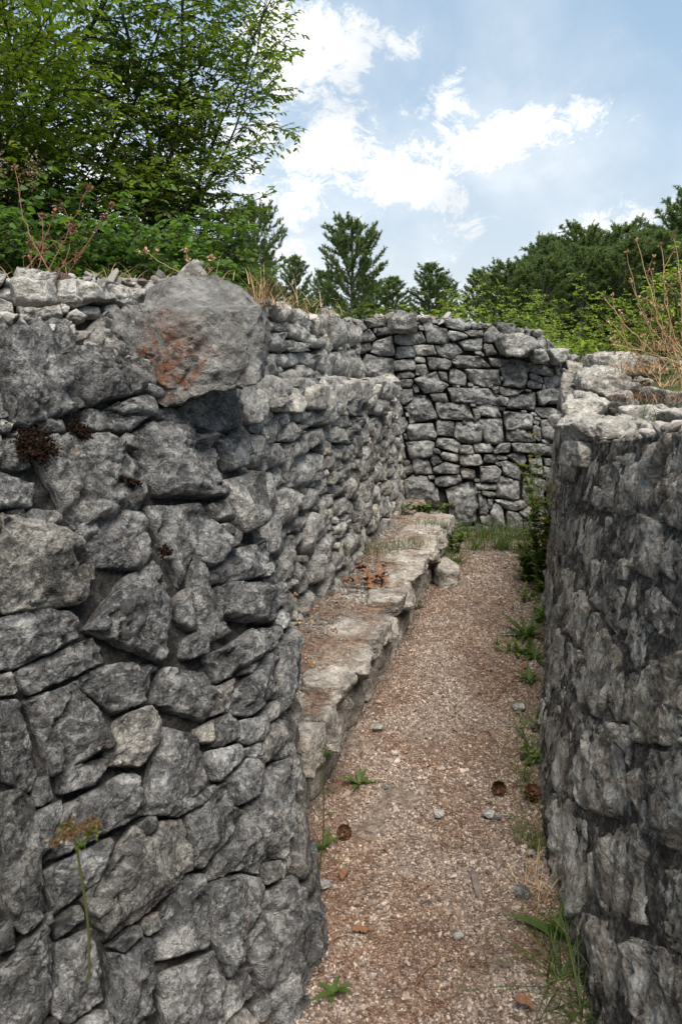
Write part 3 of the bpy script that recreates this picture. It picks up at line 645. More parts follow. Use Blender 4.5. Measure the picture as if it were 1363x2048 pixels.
# near left wall, mortared, bulging towards the camera
S_near = Surf([Z([(-1.6, -.5), (-1.05, .3), (-.6, .83), (-.24, 1.25), (-.055, 1.57), (-.08, 1.9), (-.15, 2.15), (-.46, 2.36)], -.02),
               Z([(-1.8, -.1), (-1.25, .7), (-.82, 1.18), (-.45, 1.62), (-.24, 1.9), (-.185, 2.08), (-.185, 2.22), (-.44, 2.42)], .7),
               Z([(-2.1, .3, 1.62), (-1.5, 1.1, 1.6), (-1.05, 1.5, 1.58), (-.72, 1.84, 1.55), (-.54, 2.06, 1.46), (-.43, 2.28, 1.39), (-.36, 2.47, 1.38), (-.40, 2.6, 1.375)], 0)], 520, 200, False)
if S_near.N[250, 100, 0] < 0: S_near.N *= -1
B_near = z1([(0,440,270,750),(255,505,565,720),(455,660,600,740),(565,615,625,680),(610,695,770,790),(770,680,990,805),(840,628,960,685),(140,725,270,815),(335,738,545,805),(0,745,40,805),
 (150,820,535,1070),(0,970,150,1075),(540,790,905,1070),(880,800,980,950),(965,705,1085,885),(895,900,1095,1235),(615,1070,895,1310),(345,1085,585,1375),(0,1160,300,1460),(870,1210,1085,1385)])
B_near += [(370,1102,457,1258),(205,1130,365,1312),(462,1165,560,1240)] + z2([(110,155,390,330),(800,85,1100,290),(360,200,630,420),(630,250,805,480),(935,205,1115,445),(815,320,920,430),(0,390,140,680),(150,350,450,650),
 (460,425,640,640),(590,440,800,820),(945,465,1040,550),(830,560,930,700),(1040,445,1120,610),(680,710,820,850),(740,730,945,1030),(840,820,1040,1150),(1010,650,1165,1000),(0,730,155,1270),
 (165,775,230,1000),(240,680,510,940),(400,880,740,1290),(250,980,420,1180),(620,1050,825,1400),(840,980,1040,1400),(1030,1010,1085,1110),(1000,1020,1260,1640),(0,1310,210,1660),(220,1310,420,1660),
 (430,1320,610,1660),(620,1420,840,1660),(850,1450,1000,1660)])
build_wall('mortared_stone_wall', 'near left wall of large slate-grey blocks bedded in dark rough mortar', 'stone wall', S_near, B_near,
           [(.12, 200), (.09, 400), (.065, 800), (.045, 800), (.03, 800), (.02, 800)], 'near', 14, core='mortar_dark', core_h=-.04, core_amp=.016, gap=.002, bulge=.95, rough=.9, cap=1.75, clear=1.15, grow=1.10, flat=.016, chip=.75, top_mat='mortar_top', thick=.45, fine=1.4, core_step=.009)

# right wall, karst-like mortared mass
S_right = Surf([Z([(.34, -.6), (.42, .4), (.5, 1.0), (.566, 1.42), (.627, 2.03), (.80, 2.8), (.98, 3.35), (1.25, 4.4), (1.46, 5.15), (1.8, 5.35), (2.6, 5.4)], -.02),
                Z([(.50, -.6, 1.35), (.6, .4, 1.35), (.70, 1.0, 1.35), (.77, 1.5, 1.33), (.84, 1.95, 1.29), (.91, 2.5, 1.21), (1.0, 3.15, 1.15), (1.23, 4.2, 1.25), (1.47, 5.0, 1.36), (1.8, 5.2, 1.36), (2.6, 5.3, 1.36)], 0)], 560, 170, False)
if S_right.N[200, 80, 0] > 0: S_right.N *= -1
B_right = [(1202,900,1315,1015),(1317,930,1400,1060),(1160,905,1200,1010),(1112,880,1150,960),(1120,960,1150,1020),(1150,1015,1200,1130),(1200,1025,1260,1110),(1095,1020,1148,1120),(1262,1020,1330,1150),(1330,1070,1420,1200),
 (1100,1125,1168,1250),(1172,1125,1258,1260),(1262,1155,1380,1300),(1092,1255,1148,1400),(1152,1265,1250,1430),(1270,1300,1420,1500),(1092,1405,1148,1600),(1152,1435,1258,1640),(1262,1505,1420,1720),
 (1092,1605,1180,1800),(1182,1645,1298,1860),(1302,1725,1450,1950),(1152,1805,1258,2000),(1262,1865,1420,2080)]
build_wall('rock_wall', 'near right wall of pitted grey rock and mortar streaked with black stains', 'stone wall', S_right, B_right,
           [(.13, 200), (.10, 300), (.07, 500), (.05, 500), (.035, 400)], 'right', 15, core='mortar', core_h=-.004, core_amp=.018, gap=.002, bulge=.20, rough=.75, edge=.3, chip=.5, flat=.006, clear=1.08, grow=1.05, top_mat='mortar_top', thick=.35, fine=2.6, core_step=.009, cap=1.35)

# flat slabs that finish the ledge of the long left wall
fw = bpy.data.objects['retaining_wall']; rr0 = np.random.default_rng(19); yl = 2.55; i = 0
while yl < 5.8:
    al = rr0.uniform(.22, .42); xm = float(np.interp(yl+al/2, [2.45, 2.75, 3.15, 4.0, 5.0, 5.85], [-.38, -.33, -.25, -.02, .2, .40])); zm = float(np.interp(yl+al/2, [2.45, 3.15, 4, 5, 5.85], [1.385, 1.35, 1.33, 1.29, 1.26]))
    hh = rr0.uniform(.09, .17); V, Fk = rock((.30, al*1.03, hh), 700+i, 5, .9, 7, .028, .012); a = radians(-14)
    V = np.stack([V[:, 0]*cos(a)-V[:, 1]*sin(a), V[:, 0]*sin(a)+V[:, 1]*cos(a), V[:, 2]], 1)
    mk('ledge_slab', V+np.array([xm-.095, yl+al/2, zm-hh/2+.015]), Fk, M['top'], fw); yl += al; i += 1

# ------------------------------------------------------------------ ground, path
LX = lambda y: np.interp(y, [-3, 0, 1.3, 1.5, 2.3, 2.62, 3.1, 4, 5, 6.25], [-3.2, -3.0, -2.8, -2.6, -1.36, -1.02, -.76, -.5, -.3, -.1])
RX = lambda y: np.interp(y, [-3, .4, 1.4, 2.0, 2.8, 3.35, 4.4, 5.2], [.65, .72, .85, .94, 1.14, 1.28, 1.56, 1.80])
def sdist(x, y):
    y = np.asarray(y)
    """>0 inside the trench cut (walls included)"""
    a = np.minimum(x-LX(y), np.where(y < 5.0, RX(y)-x, 9)); a = np.minimum(a, 6.58-y)
    a = np.minimum(a, np.where(x > RX(5.2), y-5.15, 9)); return a
def ground_z(x, y):
    left = 1.70+0.03*np.sin(x*1.3+y)
    right = np.interp(y, [-2, 1.5, 3, 4.5, 6.3, 9, 15, 40], [1.28, 1.28, 1.14, 1.30, 1.42, 1.40, 1.35, 1.4])
    back = np.interp(y, [6, 8, 15, 40, 100, 400], [1.55, 1.5, 1.42, 1.45, 2.0, 6.0])
    z = np.where(x < LX(y), left, np.where(y > 6.3, back, right))
    wx = np.clip((x-.6)/1.6, 0, 1); z = np.where(y > 6.3, back*(1-wx)+np.minimum(back, np.interp(y, [6, 9, 15, 40], [1.33, 1.36, 1.36, 1.45])+np.maximum(0, (y-40)*.012))*wx, z)
    z = np.where((y > 6.3) & (x < 0), 1.5+.2*np.clip(-x/1.5, 0, 1)*np.clip(1-(y-6.3)/25, 0, 1)+np.maximum(0, (y-40)*.012), z)
    return z
def gz(x, y): return float(ground_z(np.array([x]), np.array([y]))[0])
n = 330; s_ = np.linspace(-1, 1, n); k = 6.2
gx = .3+np.sinh(s_*k)/math.sinh(k)*600; gy = 4+np.sinh(s_*k)/math.sinh(k)*700
X, Y = np.meshgrid(gx, gy, indexing='ij'); p = np.stack([X.ravel(), Y.ravel(), np.zeros(X.size)], 1)
zz = ground_z(X, np.where(Y > 6.3, Y, Y))+(fbm(p*.9, 3, 5)*.07+fbm(p*4, 3, 6)*.03).reshape(X.shape)
sdm = sdist(X, Y); cut = np.clip((sdm-0.02)/.10, 0, 1); zz = zz*(1-cut)+(-.06)*cut
ii = np.arange(n-1)[:, None]*n; jj = np.arange(n-1)[None]
F = np.stack([ii+jj, ii+n+jj, ii+n+jj+1, ii+jj+1], -1).reshape(-1, 4)
go = mk('ground', np.stack([X, Y, zz], -1).reshape(-1, 3), F, M['meadow'], loc=(0, 0, 0)); tag(go, kind='structure')

# gravel path: a gently uneven sheet
px_, py_ = np.meshgrid(np.linspace(-1.3, 3.2, 240), np.linspace(-1.2, 6.3, 360), indexing='ij'); q = np.stack([px_.ravel(), py_.ravel(), np.zeros(px_.size)], 1)
def path_h(q): return fbm(q*1.6, 3, 21)*.02+fbm(q*9, 3, 22)*.006
pz = path_h(q)+fbm(q*45, 2, 23)*.004
a_, b_ = px_.shape; ii = np.arange(a_-1)[:, None]*b_; jj = np.arange(b_-1)[None]
F = np.stack([ii+jj, ii+b_+jj, ii+b_+jj+1, ii+jj+1], -1).reshape(-1, 4)
po = mk('path', np.stack([q[:, 0], q[:, 1], pz], 1), F, M['path'], loc=(0, 0, 0)); tag(po, kind='structure')

BF = lambda y: np.interp(y, [1.9, 2.16, 2.52, 3.2, 3.95, 4.6, 5.1, 5.5], [-.13, -.10, .0, .19, .40, .56, .73, .80])     # bench front line
LB = lambda y: np.interp(y, [1.0, 1.25, 1.57, 1.9, 2.16], [-.45, -.24, -.055, -.08, -.13])
def left_edge(y): return np.where(y < 2.0, LB(y), np.where(y < 5.45, BF(y), .5))
def right_edge(y): return np.interp(y, [.4, 1.0, 1.42, 2.03, 2.8, 3.35, 4.4, 5.15, 5.3], [.42, .5, .566, .627, .80, .98, 1.25, 1.46, 2.5])

_p = ico(1)
def scatter(name, P, size, seed, mat, flat=.6, label=None, kind='stuff', parent=None):
    r = np.random.default_rng(seed); D, F = (ico(2) if mat == 'rubble' else _p); n = len(P)
    jit = 1+r.uniform(-.42, .42, (n, len(D), 1)) if len(D) < 20 else np.minimum(1.0, 1/np.maximum(np.einsum('vk,nck->nvc', D, (lambda q: q/np.linalg.norm(q, axis=2)[..., None])(r.normal(size=(n, 9, 3))))/r.uniform(.5, .9, (n, 1, 9)), .2).max(2))[..., None]*1.25; V = D[None]*jit
    ang = r.uniform(0, 2*pi, n); asp = r.uniform(.65, 1.35, n)
    V = V*np.stack([asp, 1/asp, flat*r.uniform(.7, 1.3, n)], 1)[:, None]*size[:, None, None]
    c, s = np.cos(ang)[:, None], np.sin(ang)[:, None]
    V = np.stack([V[..., 0]*c-V[..., 1]*s, V[..., 0]*s+V[..., 1]*c, V[..., 2]], -1)
    t = r.normal(size=(n, 2))*.35; V[..., 2] += V[..., 0]*t[:, :1]+V[..., 1]*t[:, 1:]
    V = V+P[:, None]; FF = (F[None]+np.arange(n)[:, None, None]*len(D)).reshape(-1, 3)
    o = mk(name, V.reshape(-1, 3), FF, M[mat], parent, smooth=False, loc=P.mean(0)*np.array([1, 1, 0])+np.array([0, 0, P[:, 2].min()]))
    tag(o, label, None, None, kind); return o
# pebbles, denser near the camera
r = np.random.default_rng(3); N = 78000
y = 1.15+(r.random(N)**1.5)*4.9; xl, xr = left_edge(y)-.04, right_edge(y)+.04; x = xl+(xr-xl)*r.random(N)
q = np.stack([x, y, np.zeros(N)], 1); sz = (.0022+.0036*r.random(N)**1.9+.006*(r.random(N) > .988))*np.clip(.7+y*.11, .7, 1.3)
pn = fbm(q*3.1, 3, 9); keep = pn > -.33+.2*r.random(N); q, sz = q[keep], sz[keep]; q[:, 2] = path_h(q)+sz*.25
scatter('gravel', q, sz, 4, 'pebble', .62, 'loose beige and pinkish gravel covering the trench path')

def needles(name, P, L, seed, mat, label, wid=.0006, kind='stuff', up=.004):
    """thin three-sided bent needles lying about"""
    r = np.random.default_rng(seed); n = len(P); a = r.uniform(0, 2*pi, n); d = np.stack([np.cos(a), np.sin(a), r.normal(size=n)*.10], 1); s = np.stack([-np.sin(a), np.cos(a), np.zeros(n)], 1)
    bend = r.normal(size=n)*.12
    pts = np.stack([P+d*L[:, None]*t+s*(L*bend*4*(t-.25)*(t+.25+0.0))[:, None]*-1 for t in (-.5, -.17, .17, .5)], 1)
    wv = s*wid; uv = np.array([0, 0, 1])*wid*1.2
    V = np.stack([pts-wv[:, None], pts+wv[:, None], pts+uv], 2)                      # n,4,3,3
    V[..., 2] += up; base = np.arange(n)[:, None]*12; F = []
    for k in range(3):
        for e in range(3): F.append(np.stack([base[:, 0]+k*3+e, base[:, 0]+k*3+(e+1) % 3, base[:, 0]+k*3+3+(e+1) % 3, base[:, 0]+k*3+3+e], 1))
    o = mk(name, V.reshape(-1, 3), np.concatenate(F), M[mat], smooth=False, loc=P.mean(0)); tag(o, label, None, None, kind); return o
N = 15000; y = 1.15+(r.random(N)**1.3)*4.3; t = r.random(N); xl, xr = left_edge(y), right_edge(y); x = xl+(xr-xl)*t
q = np.stack([x, y, np.zeros(N)], 1); cl = fbm(q*3.3, 3, 55)+.35*np.abs(t-.45)
kp = cl > .10*r.normal(size=N)+.05; q = q[kp]; q[:, 2] = path_h(q)
needles('pine_needle_litter', q, r.uniform(.035, .085, len(q)), 6, 'needle', 'reddish brown pine needles strewn over the gravel')

# ------------------------------------------------------------------ bench (firing step) with kerb stones
bench = empty('stone_bench', (.1, 3.4, 0), 'low stone bench along the left wall with rough kerb slabs and gravel top', 'stone bench')
ys = np.linspace(2.05, 6.2, 120); tt_ = np.linspace(0, 1, 30); YY, TT = np.meshgrid(ys, tt_, indexing='ij')
LW = np.interp(YY, [2.0, 2.28, 2.7, 3.15, 3.92, 4.9, 5.7, 6.3], [-.5, -.5, -.4, -.26, -.02, .2, .4, .45]); FR = BF(np.minimum(YY, 5.3))-.06
XX = LW+(FR-LW)*TT; q = np.stack([XX.ravel(), YY.ravel(), np.zeros(XX.size)], 1)
def bench_h(q): return .275+fbm(q*3, 3, 31)*.02+fbm(q*16, 3, 32)*.006
Zb = bench_h(q).reshape(XX.shape); Zb[:, -1] = .02
ii = np.arange(119)[:, None]*30; jj = np.arange(29)[None]
mk('gravel_top', np.stack([XX, YY, Zb], -1).reshape(-1, 3), np.stack([ii+jj, ii+30+jj, ii+30+jj+1, ii+jj+1], -1).reshape(-1, 4), M['path'], bench)
def ground_block(parent, name, px0, px1, pytop, y0, y1, ztop, zbot, seed, mat='bench'): pass
kerb = []; yk = 2.11; rk = np.random.default_rng(44)
while yk < 5.45:
    al = rk.uniform(.17, .27) if yk < 3.9 else rk.uniform(.24, .38); kerb.append((yk+al/2, al, rk.uniform(.19, .27)+(.08 if yk > 3.9 else 0), .305+rk.uniform(-.012, .018), rk.uniform(.11, .16))); yk += al+.006
for i, (yc, al, ac, zt, h) in enumerate(kerb):
    xf = float(BF(yc)); V, Fk = rock((ac, al*.97, h), 400+i, 5, 1.2, 6, .045, .018); pass; a = radians((-14 if yc > 2.6 else -6)+r.uniform(-7, 7))
    V = np.stack([V[:, 0]*cos(a)-V[:, 1]*sin(a), V[:, 0]*sin(a)+V[:, 1]*cos(a), V[:, 2]], 1)
    mk('kerb_stone', V+np.array([xf-ac/2+.035+r.normal()*.006, yc, zt-h/2]), Fk, M['bench'], bench)
yc = 2.12; i = 0
while yc < 5.4:
    al = r.uniform(.17, .30); ac = .2; h = r.uniform(.17, .2); xf = float(BF(yc+al/2)); V, Fk = rock((ac, al*1.05, h), 450+i, 4, .8, 8, .06, .018); a = radians(-15)
    V = np.stack([V[:, 0]*cos(a)-V[:, 1]*sin(a), V[:, 0]*sin(a)+V[:, 1]*cos(a), V[:, 2]], 1)
    mk('base_stone', V+np.array([xf-ac/2-.005+r.normal()*.010, yc+al/2, .07]), Fk, M['bench'], bench); yc += al; i += 1
for i, (x, yy, s) in enumerate([(.66, 4.72, .18)]):
    V, Fk = rock((s, s*1.6, .19), 480+i, 4, .4, 9, .06); mk('base_stone', V+np.array([x+.03, yy, .07]), Fk, M['bench'], bench)
# gravel and needles on the bench
N = 9000; y = 2.1+3.4*r.random(N)**1.2; xl = np.interp(y, [2.0, 2.28, 2.7, 3.15, 3.92, 4.9, 5.7, 6.3], [-.45, -.45, -.37, -.24, .0, .22, .42, .47]); t = r.random(N)*.95; x = xl+(BF(y)-.03-xl)*t
q = np.stack([x, y, np.zeros(N)], 1); kp = (t < .62+.35*fbm(q*4, 2, 3)); q = q[kp]; s = .003+.006*r.random(len(q))**2; q[:, 2] = bench_h(q)+s*.3
scatter('gravel', q, s, 8, 'rubble', .6, 'grey gravel on top of the bench along the wall foot')
N = 4200; y = 2.1+3.3*r.random(N)**1.4; xl = np.interp(y, [2.0, 2.28, 2.7, 3.15, 3.92, 4.9, 5.7, 6.3], [-.4, -.4, -.3, -.2, .04, .26, .46, .5]); x = xl+(BF(y)-.02-xl)*r.random(N)
q = np.stack([x, y, np.zeros(N)], 1); kp = fbm(q*4, 2, 77) > -.05; q = q[kp]; q[:, 2] = bench_h(q)+.035
needles('pine_needle_litter', q, r.uniform(.04, .09, len(q)), 9, 'needle', 'dry brown pine needles lying on the stone bench', up=.006)

# ------------------------------------------------------------------ boulders and loose rocks
G1 = 'boulders and loose rocks on top of the left wall'
traced_rock([(200,652),(238,625),(300,606),(345,592),(352,588),(362,598),(372,590),(390,604),(430,612),(510,612),(522,640),(524,700),(518,758),(470,772),(400,786),(352,803),(332,790),(318,762),(300,720),(262,690),(225,668)],
            2.20, .44, 'boulder', 'boulder', 21, 'large pitted grey boulder with rust-red hollow resting on the left wall', 'boulder', G1, 6, .065, .03, 0, planes=[((.15, -1, .12), .66), ((-.8, -1, .25), .80), ((.75, -1, .3), .86), ((.1, -.5, 1), .88)])
traced_rock([(270,640),(276,598),(290,572),(330,557),(365,553),(400,557),(430,557),(460,565),(488,582),(505,604),(516,625),(518,660),(480,680),(380,690),(300,680)],
            2.62, .46, 'boulder', 'boulder', 22, 'big smooth grey boulder behind the rust-stained one on the left wall', 'boulder', G1, 5, .035, .012, 4)
traced_rock([(345,548),(375,534),(398,528),(410,519),(411,545),(405,556),(370,556)], 2.72, .12, 'rock', 'top', 23, 'thin upright stone wedge on the smooth boulder on the left wall', 'rock', G1, 4, .04, .01, 3)
# mortar crest on the near left wall top
r = np.random.default_rng(77); N = 1500
def along(S, f, v): return S.ev(np.array(f)*S.L, np.full(len(f), v*S.H), S.P)
f = r.uniform(.25, .82, N); P = along(S_near, f, 1.0); bk = r.random(N)**1.2; off = np.stack([-.62*bk, .55*bk, np.where(f < .62, .13, .02)*bk], 1); P = P+off; s = .006+.03*r.random(N)**4; P[:, 2] += s*.2+.0
scatter('rubble', P, s, 12, 'rubble', .7, 'small loose stones and crumbled mortar on the near left wall top')
# a packed bed under that rubble
a = along(S_near, np.linspace(.2, .97, 90), 1.0); tt2 = np.linspace(0, 1, 26); G = a[:, None]+np.array([-.75, .62, 0])*tt2[None, :, None]
zz = np.linspace(1, 0, 90); G[..., 2] += (np.where(np.linspace(.2, .97, 90) < .66, .16, .0)[:, None]*tt2[None]) - .035*np.exp(-tt2*12)[None]
gg = G.reshape(-1, 3); gg[:, 2] += fbm(gg*8, 3, 3)*.04+fbm(gg*30, 3, 4, ridge=True)*.012
ii = np.arange(89)[:, None]*26; jj = np.arange(25)[None]
bed = mk('mortar_bed', gg, np.stack([ii+jj, ii+26+jj, ii+26+jj+1, ii+jj+1], -1).reshape(-1, 4), M['mortar_top'], bpy.data.objects['mortared_stone_wall'])
for i, (bx, d, dp, lab) in enumerate([((28, 560, 108, 612), 2.15, .16, 'low grey rock lying at the far left on the wall top'), ((150, 562, 204, 606), 2.35, .12, 'angular grey rock leaning on its neighbour on the left wall top'),
        ((20, 628, 62, 648), 1.85, .05, 'small pale round stone on the near left wall crest'), ((92, 648, 112, 664), 1.85, .03, 'tiny white pebble among crumbled mortar on the left wall'),
        ((125, 588, 160, 608), 2.2, .07, 'flat little stone in the gap of the left wall top')]):
    rock_at(bx, d, dp, 'rock', 'top' if i != 3 else 'white', 60+i, lab, 'rock', G1, 4)

# pile on top of the right wall
G2 = 'loose rocks piled on the right wall'
RW = [((258,752,870,955),2.95,.34,'long flat slab projecting over the corner of the right wall',6,.9),
 ((480,222,740,410),4.6,.5,'rounded grey rock at the back of the right hand pile',5,.4),
 ((350,350,760,560),4.15,.5,'big pale angular rock with a bright broken face in the pile',5,.4),
 ((735,250,1010,420),4.8,.5,'low dark grey rock half buried under the dry stalks',5,.3),
 ((268,600,620,760),3.45,.36,'pitted wedge of rock above the flat slab',5,.5),
 ((595,540,860,730),3.6,.32,'sloping rock with scalloped faces in the middle of the pile',5,.5),
 ((355,545,550,640),3.75,.25,'knobbly rock behind the wedge on the trench side',4,.5),
 ((815,660,985,840),3.2,.24,'upright square block beside the flat slab',4,.7),
 ((700,740,830,830),3.12,.16,'small triangular stone between the slab and the square block',4,.4),
 ((855,795,960,905),2.85,.14,'small smooth stone in front of the square block',4,.4),
 ((680,448,822,545),4.0,.25,'sharp stone with a dark underside in the pile',4,.4),
 ((820,440,985,540),4.1,.25,'light flat stone with a crisp edge near dry grass',4,.5),
 ((900,515,1190,680),3.6,.4,'broad striped grey rock in the dry grass right of the pile',5,.3),
 ((985,640,1095,760),3.2,.16,'narrow grey stone leaning by the green grass blades',4,.4),
 ((1105,690,1300,800),3.0,.25,'pale rock at the frame edge behind the mortar crest',4,.5),
 ((1140,290,1300,410),4.7,.4,'round dark boulder under the dry stalks at the frame edge',4,.3),
 ((275,925,475,1175),2.95,.26,'blue-grey cube-like block under the flat slab',5,.8),
 ((195,745,330,880),3.35,.25,'grey rock jutting out over the trench behind the slab',4,.4),
 ((120,700,200,700+110),5.0,.2,'dark stone low on the far side of the right pile',4,.4)]
for i, (bx, d, dp, lab, sb, bxy) in enumerate(RW[:-1]):
    rock_at(z8([bx])[0], d, dp, 'rock', 'top', 120+i, lab, 'rock', G2, sb, boxy=bxy, rough=.055, yaw=float(rng.uniform(-25, 25)))
r = np.random.default_rng(5); N = 1500; f = r.uniform(.2, .86, N); P = along(S_right, f, 1.0); bk = r.random(N)*.5; P = P+np.stack([bk, bk*.1, bk*.06], 1); s = .006+.022*r.random(N)**4
P[:, 2] += s*.3; scatter('rubble', P, s, 15, 'rubble', .7, 'crumbled mortar and small stones along the right wall crest')
# capping of the back wall
G3 = 'capstones along the back wall'
for i, (bx, lab, mt) in enumerate([((836,286,906,350),'white freshly broken stone standing on the back wall','white'), ((640,230,796,318),'widest capstone, a smooth blue-grey block on the back wall','back'),
     ((228,150,330,230),'pointed grey capstone at the left of the back wall top','back'), ((905,308,948,346),'small dark stone right of the white stone','back'), ((768,288,836,346),'rounded stone between wide capstone and white stone','back')]):
    rock_at(z3([bx])[0], 6.22, .3, 'capstone', mt, 160+i, lab, 'capstone', G3, 4)
r = np.random.default_rng(6); N = 900; f = r.uniform(0, 1, N); P = along(S_back, f, 1.0); P[:, 1] += r.random(N)*.5; P[:, 2] += .015-.03*r.random(N); s = .012+.035*r.random(N)**3
scatter('rubble', P, s, 16, 'rubble', .6, 'small grey rubble heaped along the back wall top')
r = np.random.default_rng(8); N = 900; f = r.uniform(.35, 1, N); P = along(S_up, f, 1.0); bk = r.random(N)*.3; P[:, 0] -= bk; P[:, 2] += .01; s = .01+.03*r.random(N)**4
scatter('rubble', P, s, 17, 'rubble', .6, 'grey rubble on the crest of the upper left tier')
# loose stones on the path
G4 = 'loose stones on the gravel path'
for i, (px, py, w, lab, mt) in enumerate([(755,1458,22,'small brown block of stone at the foot of the bench','bench'), (976,1630,24,'pale rounded stone near the pine cone','top'), (996,1634,14,'small blue-grey stone touching the pale one','back'),
     (1037,1416,26,'flat pale stone by the right edge of the path','top'), (1045,1788,34,'flat dark grey stone half hidden by dry grass','near'), (1060,1706,14,'little pale stone beside the right wall','top'),
     (790,1508,14,'small beige stone in front of the bench','bench'), (650,1772,24,'pale broken stone at the foot of the near left wall','top'), (878,1630,22,'light flat stone in the middle of the path','bench'), (770,1574,12,'small dark stone near the long leaved plant','near'),
     (612,1700,40,'pale chunk of rock leaning on the near left wall','top'), (915,1872,20,'pinkish angular stone in the foreground gravel','bench')]):
    c = at_z(px, py, .01); d = c[1]; sc = d/ray(px, py)[1]/F_PX; V, Fk = rock((w*sc, w*sc*.9, w*sc*.55), 200+i, 3, .4); o = mk('stone', V+c+np.array([0, 0, w*sc*.15]), Fk, M[mt], smooth=False); tag(o, lab, 'stone', G4)

# ------------------------------------------------------------------ plants
def leaves(acc, B, D, Nn, L, W, fold=.25, curl=.12):
    """pointed leaves: base B, direction D, normal Nn, length L, half width W"""
    D = D/(np.linalg.norm(D, axis=1)[:, None]+1e-9); S = np.cross(D, Nn); S /= np.linalg.norm(S, axis=1)[:, None]+1e-9; U = np.cross(S, D)
    L = np.asarray(L)[:, None]; W = np.asarray(W)[:, None]
    P = [B, B+D*L*.3+S*W+U*fold*W, B+D*L*.32, B+D*L*.3-S*W+U*fold*W, B+D*L*.68+S*W*.72+U*(fold*W*.6-curl*L*.3), B+D*L*.7-U*curl*L*.3, B+D*L*.68-S*W*.72+U*(fold*W*.6-curl*L*.3), B+D*L-U*curl*L]
    V = np.stack(P, 1); n = len(B); b = np.arange(n)[:, None]*8
    F3 = np.concatenate([b+np.array([[0, 2, 1]]), b+np.array([[0, 3, 2]]), b+np.array([[4, 5, 7]]), b+np.array([[5, 6, 7]])]); F4 = np.concatenate([b+np.array([[1, 2, 5, 4]]), b+np.array([[2, 3, 6, 5]])])
    acc.add(V.reshape(-1, 3), [F3, F4])
def curve(p0, d, L, n, r, wob=.15, up=0.0, droop=0.0):
    p = [np.array(p0, float)]; d = np.array(d, float); d /= np.linalg.norm(d); st = L/(n-1)
    for k in range(n-1):
        d = d+r.normal(size=3)*wob/math.sqrt(n)+np.array([0, 0, up/n-droop*(k/n)/n*2]); d /= np.linalg.norm(d); p.append(p[-1]+d*st)
    return np.array(p)
def leafy_tree(name, base, label, cat, stems, seed, leafL=.055, crownr=1.0, mat='leaf', group=None, per=.028, catkins=0, tmin=.18, blen=1.5, nb=26, leafW=.24, dens=1.0):
    """stems: list of (dx,dy direction, length, radius)"""
    r = np.random.default_rng(seed); root = empty(name, base, label, cat, group); wood = Acc(); Bs, Ds, Ns, Ls = [], [], [], []
    for (dx, dy, L, R) in stems:
        p = curve(np.array(base)+np.array([dx, dy, 0])*.12*R/.05, (dx, dy, 1), L, 16, r, .32, .25); tube(wood, p, np.linspace(R, R*.18, 16)*.75, 7)
        for k in range(nb):
            t = tmin+(1-tmin)*(k+r.random())/nb; i = min(int(t*15), 14); s = p[i]+(p[i+1]-p[i])*(t*15-i) if i < 15 else p[15]
            a = r.uniform(0, 2*pi); el = r.uniform(.1, .7); bl = blen*(1-t*.55)*r.uniform(.6, 1.1)
            q = curve(s, (cos(a), sin(a), el), bl, 9, r, .35, .1, .35); tube(wood, q, np.linspace(R*.28*(1-t*.6), .003, 9), 4)
            nt = max(4, int(bl*dens/.085))
            for m in range(nt):
                u = .15+.85*(m+r.random())/nt; j = min(int(u*8), 7); s2 = q[j]+(q[j+1]-q[j])*(u*8-j); dirb = q[j+1]-q[j]; dirb /= np.linalg.norm(dirb)
                sd_ = np.cross(dirb, [0, 0, 1])*(1 if m % 2 else -1); dd = dirb*.7+sd_*r.uniform(.5, 1.0)+np.array([0, 0, r.uniform(-.3, .35)]); tl = r.uniform(.22, .5)*min(1, bl)*(1.1-.4*u)
                w_ = curve(s2, dd, tl, 6, r, .3, 0, .5); tube(wood, w_, np.linspace(.003, .0012, 6), 3)
                nl = max(3, int(tl/per)); lt = (np.arange(nl)+r.random(nl)*.5+.5)/nl; lt = np.minimum(lt, .999); jj = (lt*5).astype(int); f = (lt*5-jj)[:, None]
                b = w_[jj]*(1-f)+w_[jj+1]*f; td = w_[jj+1]-w_[jj]; td /= np.linalg.norm(td, axis=1)[:, None]
                side = np.cross(td, [0, 0, 1.])*np.where(np.arange(nl) % 2, 1, -1)[:, None]
                Bs.append(b); Ds.append(td*.75+side*.75+r.normal(size=(nl, 3))*.22+np.array([0, 0, -.25])); Ns.append(np.array([0, 0, 1.])+r.normal(size=(nl, 3))*.38); Ls.append(np.full(nl, leafL)*r.uniform(.6, 1.15, nl))
    wood.mk('trunk', M['bark'], root)
    B, D, Nn, L = map(np.concatenate, (Bs, Ds, Ns, Ls)); lf = Acc(); leaves(lf, B, D, Nn, L, L*leafW); lf.mk('crown', M[mat], root)
    if catkins:
        k = r.choice(len(B), catkins, replace=False); ck = Acc(); b = B[k]
        for m in range(5): leaves(ck, b-np.array([0, 0, .012*m])+r.normal(size=b.shape)*.004, r.normal(size=b.shape)*.4+np.array([0, 0, -1.]), r.normal(size=b.shape), np.full(len(b), .022), np.full(len(b), .008))
        tag(ck.mk('seed_clusters', M['catkin'], root), kind='stuff')
    print(name, 'leaves', len(B)); return root
G5 = 'trees and shrubs left above the trench'
leafy_tree('deciduous_tree', (-2.75, 6.3, 1.6), 'multi-stemmed dark green leafy tree filling the upper left with brown seed clusters', 'tree',
           [(-.25, .1, 4.6, .05), (-.05, -.15, 4.8, .045), (.12, .15, 4.8, .045), (.30, -.1, 4.4, .035), (.5, .1, 3.8, .03), (-.5, -.1, 4.2, .04), (.1, -.3, 3.2, .02), (.75, -.1, 2.8, .02)], 31, .062, catkins=200, group=G5, nb=62, blen=1.2, per=.024, tmin=.02, dens=1.25)
